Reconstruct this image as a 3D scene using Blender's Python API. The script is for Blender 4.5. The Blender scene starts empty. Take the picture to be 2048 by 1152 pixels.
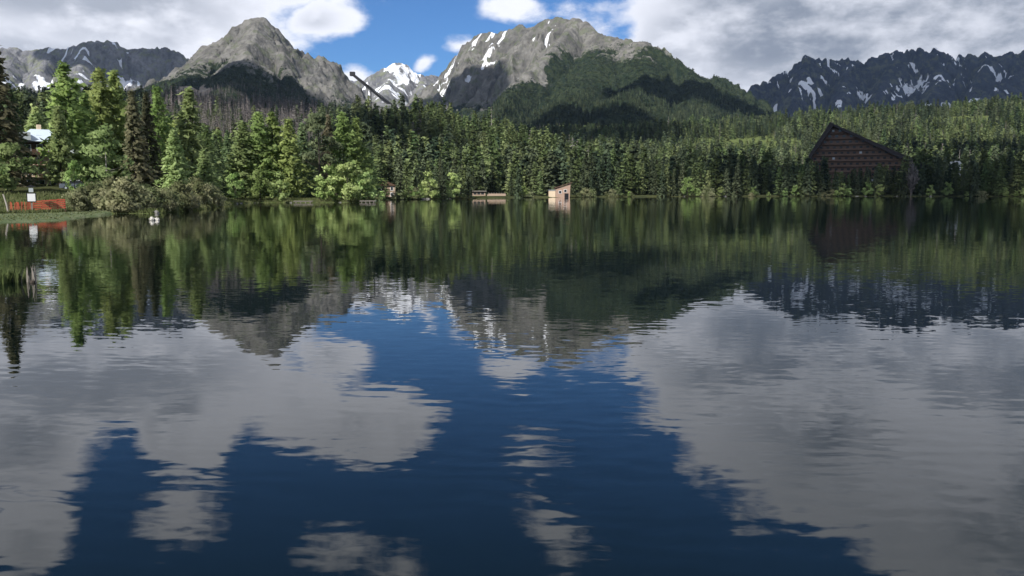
import bpy, math, random
import numpy as np
from mathutils import Vector, Matrix

# ------------------------------------------------------------------ camera, sky, sun
R = math.radians
sc = bpy.context.scene
C = sc.collection
CAM_H = 2.6
FPX = 1704.0                      # focal length in pixels of the 2048 wide frame
PITCH = math.atan(193.0 / FPX)
cam_d = bpy.data.cameras.new('camera')
cam = bpy.data.objects.new('camera', cam_d)
C.objects.link(cam)
cam.location = (0, 0, CAM_H)
cam.rotation_euler = (math.pi / 2 - PITCH, 0, 0)
cam_d.sensor_width = 36
cam_d.lens = 36 * FPX / 2048
cam_d.clip_start = 0.2
cam_d.clip_end = 40000
sc.camera = cam

SUN_AZ, SUN_EL = R(205), R(38)    # clockwise from the view axis (+Y): behind the camera, to the left
SKY_STRENGTH = 0.13
CS, SN = math.cos(PITCH), math.sin(PITCH)


def ray(px, py):
    """direction of a line of sight, scaled to one metre of depth along +Y"""
    u, v = (px - 1024) / FPX, (576 - py) / FPX
    y = CS + v * SN
    return u / y, (-SN + v * CS) / y


def pt(px, py, D):
    u, w = ray(px, py)
    return np.array((u * D, D, CAM_H + w * D))


def azel(px, py, mirrored=False):
    u, w = ray(px, py)
    if mirrored:
        w = -w
    return math.atan(u), math.atan(w / math.hypot(1, u))


class NT:
    def __init__(self, tree):
        self.t = tree

    def n(self, kind, **kw):
        nd = self.t.nodes.new(kind)
        ins = kw.pop('ins', {})
        for k, v in kw.items():
            setattr(nd, k, v)
        for k, v in ins.items():
            if isinstance(v, bpy.types.NodeSocket):
                self.t.links.new(v, nd.inputs[k])
            else:
                nd.inputs[k].default_value = v
        return nd

    def math(self, op, a, b=0.0, clamp=False):
        return self.n('ShaderNodeMath', operation=op, use_clamp=clamp, ins={0: a, 1: b}).outputs[0]

    def ramp(self, v, lo, hi, o0=0.0, o1=1.0):
        return self.n('ShaderNodeMapRange', interpolation_type='SMOOTHSTEP',
                      ins={'Value': v, 'From Min': lo, 'From Max': hi, 'To Min': o0, 'To Max': o1}).outputs[0]

    def mix(self, f, a, b):
        nd = self.n('ShaderNodeMix', data_type='RGBA')
        for i, v in ((0, f), (6, a), (7, b)):
            if isinstance(v, bpy.types.NodeSocket):
                self.t.links.new(v, nd.inputs[i])
            else:
                nd.inputs[i].default_value = v if i == 0 else (*v[:3], 1)
        return nd.outputs[2]

    def noise(self, vec, scale, detail=4, rough=0.55, out=0, dist=0.0):
        nd = self.n('ShaderNodeTexNoise', ins={'Scale': scale, 'Detail': detail, 'Roughness': rough, 'Distortion': dist})
        if vec is not None:
            self.t.links.new(vec, nd.inputs['Vector'])
        return nd.outputs[out]

    def link(self, a, b):
        self.t.links.new(a, b)


def build_world():
    w = bpy.data.worlds.new('World')
    sc.world = w
    w.use_nodes = True
    t = NT(w.node_tree)
    w.node_tree.nodes.clear()
    sky = t.n('ShaderNodeTexSky', sky_type='NISHITA', sun_disc=False, sun_elevation=SUN_EL, sun_rotation=SUN_AZ,
              altitude=1350, air_density=1.0, dust_density=0.35, ozone_density=2.0)
    tc = t.n('ShaderNodeTexCoord')
    d = t.n('ShaderNodeVectorMath', operation='NORMALIZE', ins={0: tc.outputs['Generated']}).outputs[0]
    s = t.n('ShaderNodeSeparateXYZ', ins={0: d})
    az = t.math('ARCTAN2', s.outputs[0], s.outputs[1])
    el = t.math('ARCSINE', s.outputs[2])
    # a little waviness of the outlines
    stretch = t.n('ShaderNodeVectorMath', operation='MULTIPLY', ins={0: d, 1: (1, 1, 1.9)}).outputs[0]
    wob = t.noise(stretch, 7.0, 3, 0.5, out=1)
    wob = t.n('ShaderNodeVectorMath', operation='SUBTRACT', ins={0: wob, 1: (0.5, 0.5, 0.5)}).outputs[0]
    p = t.n('ShaderNodeCombineXYZ', ins={0: az, 1: el, 2: 0.0}).outputs[0]
    wob = t.n('ShaderNodeVectorMath', operation='MULTIPLY', ins={0: wob, 1: (0.05, 0.05, 0)}).outputs[0]
    p = t.n('ShaderNodeVectorMath', operation='ADD', ins={0: p, 1: wob}).outputs[0]

    def blob(px, py, rx, ry, mir=False, wt=1.0):
        a, e = azel(px, py, mir)
        sx, sy = FPX / rx, FPX / ry
        m = t.n('ShaderNodeVectorMath', operation='MULTIPLY_ADD', ins={0: p, 1: (sx, sy, 0), 2: (-a * sx, -e * sy, 0)})
        ln = t.n('ShaderNodeVectorMath', operation='LENGTH', ins={0: m.outputs[0]}).outputs['Value']
        return t.n('ShaderNodeMath', operation='MULTIPLY_ADD', ins={0: ln, 1: -wt, 2: wt}).outputs[0]

    # cumulus bodies: (centre, radii, tilt, seen in the lake, weight)
    clouds = [(210, 0, 420, 140, False, 1.3), (100, 90, 330, 70, False, 1.1), (330, 80, 150, 70, False, 1.0),
              (430, 60, 90, 80, False, 0.85), (630, 42, 98, 54, False, 1.0), (575, -35, 95, 75, False, 0.95),
              (1025, 18, 85, 46, False, 0.7), (945, 100, 55, 30, False, 0.42), (858, 136, 36, 22, False, 0.62),
              (715, 150, 60, 24, False, 0.55),
              (1410, 60, 230, 160, False, 1.2), (1640, 60, 460, 200, False, 1.5), (1950, 70, 460, 200, False, 1.5),
              (1500, 150, 190, 80, False, 1.0),
              (110, 755, 340, 110, True, 1.2), (365, 825, 115, 150, True, 1.1), (30, 890, 165, 130, True, 1.05),
              (50, 1075, 110, 75, True, 0.95), (390, 1040, 140, 80, True, 0.55),
              (715, 850, 190, 85, True, 1.05), (1060, 890, 95, 55, True, 0.5),
              (1130, 1050, 150, 85, True, 0.55), (720, 1110, 170, 80, True, 0.52),
              (1450, 750, 260, 150, True, 1.2), (1680, 830, 310, 220, True, 1.35), (1980, 860, 360, 330, True, 1.5)]
    acc = None
    for (px, py, rx, ry, mir, wt) in clouds:
        b = blob(px, py, rx * 1.22, ry * 1.22, mir, wt)
        acc = b if acc is None else t.math('MAXIMUM', acc, b)
    acc = t.math('MAXIMUM', acc, 0.0)
    # the rest of the sky goes on with the same broken cumulus
    far = t.noise(stretch, 2.3, 3, 0.5)
    far = t.ramp(far, 0.36, 0.66)
    inside = t.math('MULTIPLY', t.ramp(t.math('ABSOLUTE', az), 0.62, 0.78, 1, 0), t.ramp(el, 0.44, 0.58, 1, 0))
    acc = t.n('ShaderNodeMix', data_type='FLOAT', ins={0: inside, 2: far, 3: acc}).outputs[0]
    nz = t.noise(stretch, 11.0, 7, 0.58)
    nz2 = t.noise(stretch, 3.7, 5, 0.55)
    val = t.math('ADD', acc, t.math('MULTIPLY', t.math('SUBTRACT', nz, 0.5), 1.15))
    mask = t.ramp(val, 0.22, 0.50)
    thick = t.ramp(val, 0.35, 1.05)
    lump = t.ramp(t.math('ADD', t.math('MULTIPLY', nz, 0.6), t.math('MULTIPLY', nz2, 0.5)), 0.45, 0.66)
    shade = t.math('MULTIPLY', t.math('MULTIPLY', thick, t.math('SUBTRACT', 1.0, lump)), 0.78)
    heavy = t.math('MAXIMUM', blob(1960, 40, 900, 420), blob(2000, 900, 900, 420, True))
    heavy = t.ramp(heavy, 0.05, 0.75)
    shade = t.math('ADD', shade, t.math('MULTIPLY', heavy, 0.30), True)
    k = 1.0 / SKY_STRENGTH
    lit = [c * k for c in (0.82, 0.84, 0.92)]
    dim = [c * k for c in (0.23, 0.265, 0.335)]
    ccol = t.mix(shade, lit, dim)
    tint = t.n('ShaderNodeMix', data_type='RGBA', blend_type='MULTIPLY', ins={0: 1.0})
    t.link(sky.outputs[0], tint.inputs[6])
    tint.inputs[7].default_value = (0.255, 0.43, 0.64, 1)
    col = t.mix(mask, tint.outputs[2], ccol)
    bg = t.n('ShaderNodeBackground', ins={'Strength': SKY_STRENGTH})
    t.link(col, bg.inputs['Color'])
    out = t.n('ShaderNodeOutputWorld')
    t.link(bg.outputs[0], out.inputs['Surface'])


build_world()
TO_SUN = Vector((math.sin(SUN_AZ) * math.cos(SUN_EL), math.cos(SUN_AZ) * math.cos(SUN_EL), math.sin(SUN_EL)))
sun_d = bpy.data.lights.new('sun', 'SUN')
sun_d.energy = 4.8
sun_d.angle = R(0.5)
sun_d.color = (1.0, 0.96, 0.90)
sun = bpy.data.objects.new('sun', sun_d)
C.objects.link(sun)
sun.rotation_euler = (-TO_SUN).to_track_quat('-Z', 'Y').to_euler()
vs = sc.view_settings
sc.display_settings.display_device = 'sRGB'
vs.view_transform = 'Standard'
vs.look = 'None'
vs.gamma = 1
vs.use_curve_mapping = False
vs.exposure = 0.32
cy = sc.cycles
cy.max_bounces = 5
cy.diffuse_bounces = 3
cy.glossy_bounces = 3
cy.transmission_bounces = 2
cy.volume_bounces = 0
cy.transparent_max_bounces = 4
cy.sample_clamp_indirect = 4
cy.use_denoising = True
cy.caustics_reflective = False
cy.caustics_refractive = False

# ------------------------------------------------------------------ noise for terrain
def _hash(ix, iy, seed):
    h = (ix.astype(np.int64) * 374761393 + iy.astype(np.int64) * 668265263 + seed * 974711) & 0xffffffff
    h = ((h ^ (h >> 13)) * 1274126177) & 0xffffffff
    h = h ^ (h >> 16)
    return (h & 0xffff) / 65535.0


def gnoise(x, y, seed=0):
    ix, iy = np.floor(x), np.floor(y)
    fx, fy = x - ix, y - iy
    ux, uy = fx * fx * fx * (fx * (fx * 6 - 15) + 10), fy * fy * fy * (fy * (fy * 6 - 15) + 10)

    def g(dx, dy):
        a = _hash(ix + dx, iy + dy, seed) * 2 * np.pi
        return np.cos(a) * (fx - dx) + np.sin(a) * (fy - dy)
    return ((g(0, 0) * (1 - ux) + g(1, 0) * ux) * (1 - uy) + (g(0, 1) * (1 - ux) + g(1, 1) * ux) * uy) * 1.5


def fbm(x, y, o=4, seed=0, gain=0.5):
    r, a = 0, 1.0
    for i in range(o):
        r = r + a * gnoise(x, y, seed + i * 17)
        x, y, a = x * 2.03, y * 2.03, a * gain
    return r


def ridged(x, y, o=4, seed=0, gain=0.5):
    r, a = 0, 1.0
    for i in range(o):
        r = r + a * (1 - 2 * np.abs(gnoise(x, y, seed + i * 31)))
        x, y, a = x * 2.1, y * 2.1, a * gain
    return r


def sstep(a, b, x):
    t = np.clip((x - a) / (b - a), 0, 1)
    return t * t * (3 - 2 * t)


# ------------------------------------------------------------------ object helpers
def new_mesh(name, verts, faces, mat=None, smooth=False):
    me = bpy.data.meshes.new(name)
    if isinstance(faces, np.ndarray):
        verts = np.asarray(verts, dtype=np.float32)
        nf, k = faces.shape
        me.vertices.add(len(verts))
        me.vertices.foreach_set('co', verts.ravel())
        me.loops.add(nf * k)
        me.loops.foreach_set('vertex_index', faces.ravel().astype(np.int32))
        me.polygons.add(nf)
        me.polygons.foreach_set('loop_start', np.arange(0, nf * k, k, dtype=np.int32))
        me.polygons.foreach_set('use_smooth', np.full(nf, smooth))
        me.update(calc_edges=True)
    else:
        me.from_pydata([tuple(v) for v in verts], [], faces)
        if smooth:
            me.polygons.foreach_set('use_smooth', [True] * len(me.polygons))
        me.update()
    if mat:
        me.materials.append(mat)
    return me


def obj(name, me, parent=None, loc=None):
    o = bpy.data.objects.new(name, me)
    C.objects.link(o)
    if parent:
        o.parent = parent
    if loc is not None:
        o.location = loc
    return o


def tag(o, label=None, cat=None, group=None, kind=None):
    if label:
        o['label'] = label
    if cat:
        o['category'] = cat
    if group:
        o['group'] = group
    if kind:
        o['kind'] = kind
    return o


def thing(name, label, cat, loc=(0, 0, 0), rotz=0.0, group=None):
    o = obj(name, None, None, loc)
    o.rotation_euler = (0, 0, rotz)
    return tag(o, label, cat, group)


class MB:
    """collects solid pieces of one part"""
    def __init__(self):
        self.v, self.f = [], []

    def poly(self, vs, fs):
        b = len(self.v)
        self.v += [tuple(p) for p in vs]
        self.f += [tuple(i + b for i in f) for f in fs]
        return self

    def box(self, c, s, rz=0.0):
        cx, cy_, cz = c
        hx, hy, hz = s[0] / 2, s[1] / 2, s[2] / 2
        vs = []
        for z in (-hz, hz):
            for x, y in ((-hx, -hy), (hx, -hy), (hx, hy), (-hx, hy)):
                vs.append((cx + x * math.cos(rz) - y * math.sin(rz), cy_ + x * math.sin(rz) + y * math.cos(rz), cz + z))
        return self.poly(vs, [(3, 2, 1, 0), (4, 5, 6, 7), (0, 1, 5, 4), (1, 2, 6, 5), (2, 3, 7, 6), (3, 0, 4, 7)])

    def beam(self, a, b, w, h=None):
        a, b = Vector(a), Vector(b)
        h = h or w
        d = (b - a).normalized()
        s = d.cross(Vector((0, 0, 1)))
        s = s.normalized() if s.length > 1e-4 else Vector((1, 0, 0))
        u = s.cross(d).normalized()
        vs = [p + s * i * w / 2 + u * j * h / 2 for p in (a, b) for i, j in ((-1, -1), (1, -1), (1, 1), (-1, 1))]
        return self.poly(vs, [(3, 2, 1, 0), (4, 5, 6, 7), (0, 1, 5, 4), (1, 2, 6, 5), (2, 3, 7, 6), (3, 0, 4, 7)])

    def tube(self, pts, radii, n=7):
        rings = []
        pts = [Vector(p) for p in pts]
        for i, p in enumerate(pts):
            d = (pts[min(i + 1, len(pts) - 1)] - pts[max(i - 1, 0)]).normalized()
            s = d.cross(Vector((0.31, 0.95, 0.05))).normalized()
            u = d.cross(s)
            rings.append([p + (s * math.cos(2 * math.pi * k / n) + u * math.sin(2 * math.pi * k / n)) * radii[i] for k in range(n)])
        vs = [v for r in rings for v in r]
        fs = [(i * n + k, i * n + (k + 1) % n, (i + 1) * n + (k + 1) % n, (i + 1) * n + k)
              for i in range(len(pts) - 1) for k in range(n)]
        fs += [tuple(range(n))[::-1], tuple(range((len(pts) - 1) * n, len(pts) * n))]
        return self.poly(vs, fs)

    def prism(self, outline, y0, y1):
        """outline in x,z, extruded along y"""
        n = len(outline)
        vs = [(x, y0, z) for x, z in outline] + [(x, y1, z) for x, z in outline]
        fs = [tuple(range(n)), tuple(range(2 * n - 1, n - 1, -1))]
        fs += [(i, i + n, (i + 1) % n + n, (i + 1) % n) for i in range(n)]
        return self.poly(vs, fs)

    def build(self, name, mat, parent=None, loc=None, smooth=False):
        return obj(name, new_mesh(name, self.v, self.f, mat, smooth), parent, loc)


# ------------------------------------------------------------------ materials
def material(name):
    m = bpy.data.materials.new(name)
    m.use_nodes = True
    t = NT(m.node_tree)
    m.node_tree.nodes.clear()
    out = t.n('ShaderNodeOutputMaterial')
    return m, t, out


def plain(name, col, rough=0.8, vary=0.25, scale=1.5, spec=0.3, metal=0.0):
    m, t, out = material(name)
    tc = t.n('ShaderNodeTexCoord')
    nz = t.noise(tc.outputs['Object'], scale, 5, 0.6)
    c = t.mix(nz, [x * (1 - vary) for x in col], [min(1, x * (1 + vary)) for x in col])
    b = t.n('ShaderNodeBsdfPrincipled', ins={'Roughness': rough, 'Specular IOR Level': spec, 'Metallic': metal})
    t.link(c, b.inputs['Base Color'])
    t.link(b.outputs[0], out.inputs[0])
    return m


def foliage(name, col, col2, trans=0.25, scale=0.35, var=0.3):
    m, t, out = material(name)
    oi = t.n('ShaderNodeObjectInfo')
    geo = t.n('ShaderNodeNewGeometry')
    nz = t.noise(geo.outputs['Position'], scale, 3, 0.6)
    f = t.ramp(nz, 0.32, 0.68)
    rnd = t.math('MULTIPLY', t.math('SUBTRACT', oi.outputs['Random'], 0.5), 0.7)
    c = t.mix(t.math('ADD', f, rnd, True), col, col2)
    hsv = t.n('ShaderNodeHueSaturation', ins={'Color': c})
    r2 = t.math('FRACT', t.math('MULTIPLY', oi.outputs['Random'], 17.31))
    t.link(t.math('ADD', 1 - var, t.math('MULTIPLY', r2, 2 * var)), hsv.inputs['Value'])
    r3 = t.math('FRACT', t.math('MULTIPLY', oi.outputs['Random'], 53.7))
    t.link(t.math('ADD', 0.485, t.math('MULTIPLY', r3, 0.03)), hsv.inputs['Hue'])
    d = t.n('ShaderNodeBsdfDiffuse', ins={'Roughness': 0.9})
    tr = t.n('ShaderNodeBsdfTranslucent')
    t.link(hsv.outputs[0], d.inputs[0])
    dim = t.n('ShaderNodeVectorMath', operation='SCALE', ins={0: hsv.outputs[0], 'Scale': trans}).outputs[0]
    t.link(dim, tr.inputs[0])
    mx = t.n('ShaderNodeAddShader')
    t.link(d.outputs[0], mx.inputs[0])
    t.link(tr.outputs[0], mx.inputs[1])
    t.link(mx.outputs[0], out.inputs[0])
    return m


M = {}
M['spruce'] = foliage('spruce_needles', (0.056,0.088, 0.044), (0.140,0.19, 0.092), 0.75)
M['spruce_brown'] = foliage('cone_laden_spruce', (0.075, 0.078, 0.045), (0.17, 0.155, 0.095), 0.75)
M['larch'] = foliage('larch_needles', (0.13,0.18, 0.058), (0.255,0.315, 0.115), 0.75)
M['larch_dull'] = foliage('dull_larch_needles', (0.122,0.17, 0.065), (0.234,0.29, 0.125), 0.75)
M['leaf'] = foliage('young_leaves', (0.131,0.19, 0.06), (0.252,0.31, 0.13), 0.75)
M['pine'] = foliage('pine_needles', (0.052, 0.074, 0.042), (0.13, 0.15, 0.08), 0.75)
M['willow'] = foliage('willow_twigs', (0.10, 0.12, 0.055), (0.21, 0.21, 0.12), 0.75)
M['dead'] = foliage('dead_twigs', (0.12, 0.11, 0.105), (0.28, 0.25, 0.235), 0.1)
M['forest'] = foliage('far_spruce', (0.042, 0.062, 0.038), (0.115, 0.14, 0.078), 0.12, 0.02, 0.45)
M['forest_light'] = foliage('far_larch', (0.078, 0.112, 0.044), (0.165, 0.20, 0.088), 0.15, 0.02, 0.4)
M['scrub'] = foliage('dwarf_pine', (0.03, 0.044, 0.03), (0.07, 0.088, 0.056), 0.15, 0.01)
M['grass'] = foliage('bank_grass', (0.06, 0.085, 0.026), (0.14, 0.15, 0.07), 0.3, 0.5)
M['bark'] = plain('bark', (0.05, 0.04, 0.032), 0.9, 0.4, 3)
M['pale_bark'] = plain('pale_bark', (0.34, 0.31, 0.27), 0.9, 0.3, 2)
M['grey_wood'] = plain('weathered_wood', (0.20, 0.18, 0.155), 0.9, 0.35, 2)
M['cream'] = plain('cream_plaster', (0.62, 0.50, 0.36), 0.9, 0.12, 0.6)
M['tan'] = plain('tan_plaster', (0.33, 0.25, 0.185), 0.9, 0.2, 0.6)
M['pink'] = plain('salmon_boards', (0.36, 0.25, 0.19), 0.85, 0.15, 0.8)
M['white'] = plain('white_paint', (0.72, 0.73, 0.72), 0.6, 0.08, 1.2)
M['brown_wood'] = plain('dark_brown_boards', (0.085, 0.05, 0.032), 0.8, 0.35, 0.9)
M['hotel_wood'] = plain('hotel_boards', (0.135, 0.09, 0.066), 0.85, 0.3, 0.4)
M['hotel_roof'] = plain('hotel_roof_sheet', (0.025, 0.022, 0.024), 0.6, 0.3, 0.3)
M['metal_roof'] = plain('pale_blue_metal', (0.52, 0.60, 0.68), 0.45, 0.08, 0.5, 0.5)
M['dark'] = plain('dark_opening', (0.012, 0.012, 0.014), 0.3, 0.2, 1, 0.5)
M['glass'] = plain('window_glass', (0.03, 0.035, 0.04), 0.08, 0.1, 1, 0.6)
M['red'] = plain('red_boat_paint', (0.40, 0.075, 0.04), 0.55, 0.25, 2.2, 0.5)
M['orange'] = plain('orange_boat_paint', (0.44, 0.12, 0.055), 0.55, 0.25, 2.2, 0.5)
M['concrete'] = plain('concrete', (0.20, 0.205, 0.21), 0.85, 0.15, 0.15)
M['steel'] = plain('dark_steel', (0.014, 0.015, 0.018), 0.6, 0.2, 0.2)
M['rock_pale'] = plain('pale_granite', (0.50, 0.48, 0.43), 0.9, 0.3, 3)
M['rock_grey'] = plain('grey_granite_block', (0.17, 0.165, 0.15), 0.9, 0.35, 2)
M['plank'] = plain('grey_planks', (0.30, 0.27, 0.23), 0.9, 0.3, 2)
M['sign_grey'] = plain('grey_enamel', (0.40, 0.44, 0.45), 0.5, 0.1, 3)
M['car_grey'] = plain('dark_blue_grey_paint', (0.12, 0.14, 0.17), 0.35, 0.1, 1, 0.5)


def water_material():
    m, t, out = material('lake_water')
    geo = t.n('ShaderNodeNewGeometry')

    def slope(sx, sy, rot, detail, dist=0.4):
        mp = t.n('ShaderNodeMapping', ins={'Vector': geo.outputs['Position'], 'Rotation': (0, 0, R(rot)), 'Scale': (sx, sy, 1)})
        c = t.noise(mp.outputs[0], 1.0, detail, 0.5, out=1, dist=dist)
        return t.n('ShaderNodeVectorMath', operation='SUBTRACT', ins={0: c, 1: (0.5, 0.5, 0.5)}).outputs[0]

    def scaled(v, k):
        return t.n('ShaderNodeVectorMath', operation='SCALE', ins={0: v, 'Scale': k}).outputs[0]
    mp = t.n('ShaderNodeMapping', ins={'Vector': geo.outputs['Position'], 'Rotation': (0, 0, R(9)), 'Scale': (0.8, 1, 1)})
    wave = t.n('ShaderNodeTexWave', wave_type='BANDS', bands_direction='Y',
               ins={'Vector': mp.outputs[0], 'Scale': 0.9, 'Distortion': 6.5, 'Detail': 2.5, 'Detail Scale': 1.1, 'Detail Roughness': 0.5})
    train = t.math('MULTIPLY', t.math('SUBTRACT', wave.outputs['Fac'], 0.5), 0.022)
    patch2 = t.noise(geo.outputs['Position'], 0.085, 2, 0.5)
    py_ = t.n('ShaderNodeSeparateXYZ', ins={0: geo.outputs['Position']}).outputs[1]
    shoaling = t.ramp(py_, 7.5, 13.0, 1.0, 0.28)
    train = t.math('MULTIPLY', t.math('MULTIPLY', train, t.ramp(patch2, 0.38, 0.60, 0.3, 1.0)), shoaling)
    brk = t.noise(geo.outputs['Position'], 0.9, 2, 0.5)
    train = t.math('MULTIPLY', train, t.ramp(brk, 0.36, 0.62, 0.1, 1.25))
    patch = t.noise(geo.outputs['Position'], 0.11, 3, 0.55)
    amp = t.ramp(patch, 0.36, 0.66, 0.35, 1.0)
    a = slope(1.9, 4.6, 9, 1.5)
    b = slope(4.5, 9.5, -6, 1.0)
    c = slope(0.25, 0.8, 14, 2.0)
    tot = t.n('ShaderNodeVectorMath', operation='ADD', ins={0: scaled(a, 0.034), 1: scaled(b, 0.032)}).outputs[0]
    tot = t.n('ShaderNodeVectorMath', operation='SCALE', ins={0: tot, 'Scale': amp}).outputs[0]
    tot = t.n('ShaderNodeVectorMath', operation='ADD', ins={0: tot, 1: scaled(c, 0.007)}).outputs[0]
    tot = t.n('ShaderNodeVectorMath', operation='MULTIPLY', ins={0: tot, 1: (0.45, 1, 0)}).outputs[0]
    up = t.n('ShaderNodeCombineXYZ', ins={0: 0.0, 1: train, 2: 1.0}).outputs[0]
    nrm = t.n('ShaderNodeVectorMath', operation='ADD', ins={0: tot, 1: up}).outputs[0]
    nrm = t.n('ShaderNodeVectorMath', operation='NORMALIZE', ins={0: nrm}).outputs[0]
    bs = t.n('ShaderNodeBsdfPrincipled', ins={'Base Color': (0.002, 0.005, 0.004, 1), 'Roughness': 0.0, 'IOR': 1.333,
                                              'Specular IOR Level': 0.5})
    t.link(nrm, bs.inputs['Normal'])
    t.link(bs.outputs[0], out.inputs[0])
    return m


def mountain_material(name, rock_a, rock_b, veg_a, veg_b, scree):
    m, t, out = material(name)
    geo = t.n('ShaderNodeNewGeometry')
    pos = geo.outputs['Position']

    def att(n):
        return t.n('ShaderNodeAttribute', attribute_name=n).outputs['Fac']
    n1 = t.noise(pos, 0.012, 6, 0.65)
    n2 = t.noise(pos, 0.045, 5, 0.7)
    streak = t.n('ShaderNodeMapping', ins={'Vector': pos, 'Scale': (0.05, 0.05, 0.008)}).outputs[0]
    n3 = t.noise(streak, 1.0, 4, 0.6)
    rock = t.mix(t.ramp(n1, 0.35, 0.65), rock_a, rock_b)
    rock = t.mix(t.ramp(n3, 0.45, 0.7, 0, 0.55), rock, [x * 0.5 for x in rock_a])
    rock = t.mix(t.ramp(n2, 0.55, 0.75, 0, 0.5), rock, [x * 1.25 for x in rock_b])
    n5 = t.noise(pos, 0.02, 5, 0.7)
    rock = t.mix(t.ramp(n5, 0.5, 0.62, 0, 0.55), rock, [veg_b[0] * 2.6, veg_b[1] * 2.4, veg_b[2] * 2.4])
    rock = t.mix(t.ramp(att('scree'), 0.35, 0.65), rock, scree)
    veg = t.mix(t.ramp(n2, 0.35, 0.65), veg_a, veg_b)
    vf = t.ramp(t.math('ADD', att('veg'), t.math('MULTIPLY', t.math('SUBTRACT', n2, 0.5), 1.0)), 0.42, 0.58)
    c = t.mix(vf, rock, veg)
    n4 = t.noise(pos, 0.03, 4, 0.6)
    sf = t.ramp(t.math('ADD', att('snow'), t.math('MULTIPLY', t.math('SUBTRACT', n4, 0.5), 0.5)), 0.46, 0.56)
    c = t.mix(sf, c, (0.82, 0.84, 0.88))
    bump = t.n('ShaderNodeBump', ins={'Strength': 0.9, 'Distance': 18.0, 'Height': n2})
    d = t.n('ShaderNodeBsdfDiffuse', ins={'Roughness': 0.6})
    t.link(c, d.inputs[0])
    t.link(bump.outputs[0], d.inputs['Normal'])
    t.link(d.outputs[0], out.inputs[0])
    return m


def ground_material():
    m, t, out = material('forest_floor')
    geo = t.n('ShaderNodeNewGeometry')
    pos = geo.outputs['Position']
    n1 = t.noise(pos, 0.02, 5, 0.6)
    n2 = t.noise(pos, 0.4, 5, 0.65)
    n3 = t.noise(pos, 3.0, 4, 0.6)

    def att(n):
        return t.n('ShaderNodeAttribute', attribute_name=n).outputs['Fac']
    floor = t.mix(t.ramp(n1, 0.4, 0.6), (0.03, 0.036, 0.018), (0.05, 0.055, 0.024))
    grass = t.mix(t.ramp(n2, 0.35, 0.65), (0.055, 0.085, 0.024), (0.12, 0.135, 0.055))
    grass = t.mix(t.ramp(n3, 0.4, 0.7, 0, 0.6), grass, (0.05, 0.06, 0.022))
    c = t.mix(t.ramp(t.math('ADD', att('grass'), t.math('MULTIPLY', t.math('SUBTRACT', n2, 0.5), 0.5)), 0.4, 0.6), floor, grass)
    c = t.mix(t.ramp(t.math('ADD', att('bare'), t.math('MULTIPLY', t.math('SUBTRACT', n2, 0.5), 0.7)), 0.4, 0.6), c, (0.30, 0.26, 0.20))
    strip = t.mix(t.ramp(n2, 0.4, 0.62), (0.075, 0.10, 0.05), (0.12, 0.135, 0.08))
    c = t.mix(t.ramp(att('flat'), 0.4, 0.6), c, strip)
    bump = t.n('ShaderNodeBump', ins={'Strength': 0.6, 'Distance': 0.3, 'Height': n3})
    d = t.n('ShaderNodeBsdfDiffuse', ins={'Roughness': 0.9})
    t.link(c, d.inputs[0])
    t.link(bump.outputs[0], d.inputs['Normal'])
    t.link(d.outputs[0], out.inputs[0])
    return m


# ------------------------------------------------------------------ lake and ground
def px_u(px):
    return ray(px, 383)[0]


SHORE_PX = [(-700, 55), (-200, 62), (0, 72), (60, 73), (130, 79), (200, 92), (222, 101), (300, 100), (360, 112), (420, 132),
            (440, 160), (480, 188), (520, 198), (640, 200), (735, 206), (765, 262), (900, 305), (1000, 345), (1100, 372),
            (1300, 425), (1560, 452), (1800, 455), (2048, 440), (2500, 380), (3300, 260)]
_sa = np.array([math.atan(px_u(p)) for p, _ in SHORE_PX])
_sd = np.array([math.hypot(1, px_u(p)) * d for p, d in SHORE_PX])
_sa = np.concatenate(([-math.pi, -1.75, -1.3], _sa, [1.3, 1.75, math.pi]))
_sd = np.concatenate(([5, 8, 50], _sd, [180, 12, 5]))


def shore_r(a):
    r = np.interp(a, _sa, _sd)
    return r * (1 + 0.012 * gnoise(a * 60, a * 0 + 3.3, 5) + 0.008 * gnoise(a * 170, a * 0 + 1.3, 6))


def bump2(x, y, cx, cy_, sx, sy, rot=0.0):
    c, s = math.cos(rot), math.sin(rot)
    dx, dy = x - cx, y - cy_
    a, b = (dx * c + dy * s) / sx, (-dx * s + dy * c) / sy
    return np.exp(-(a * a + b * b))


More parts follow.
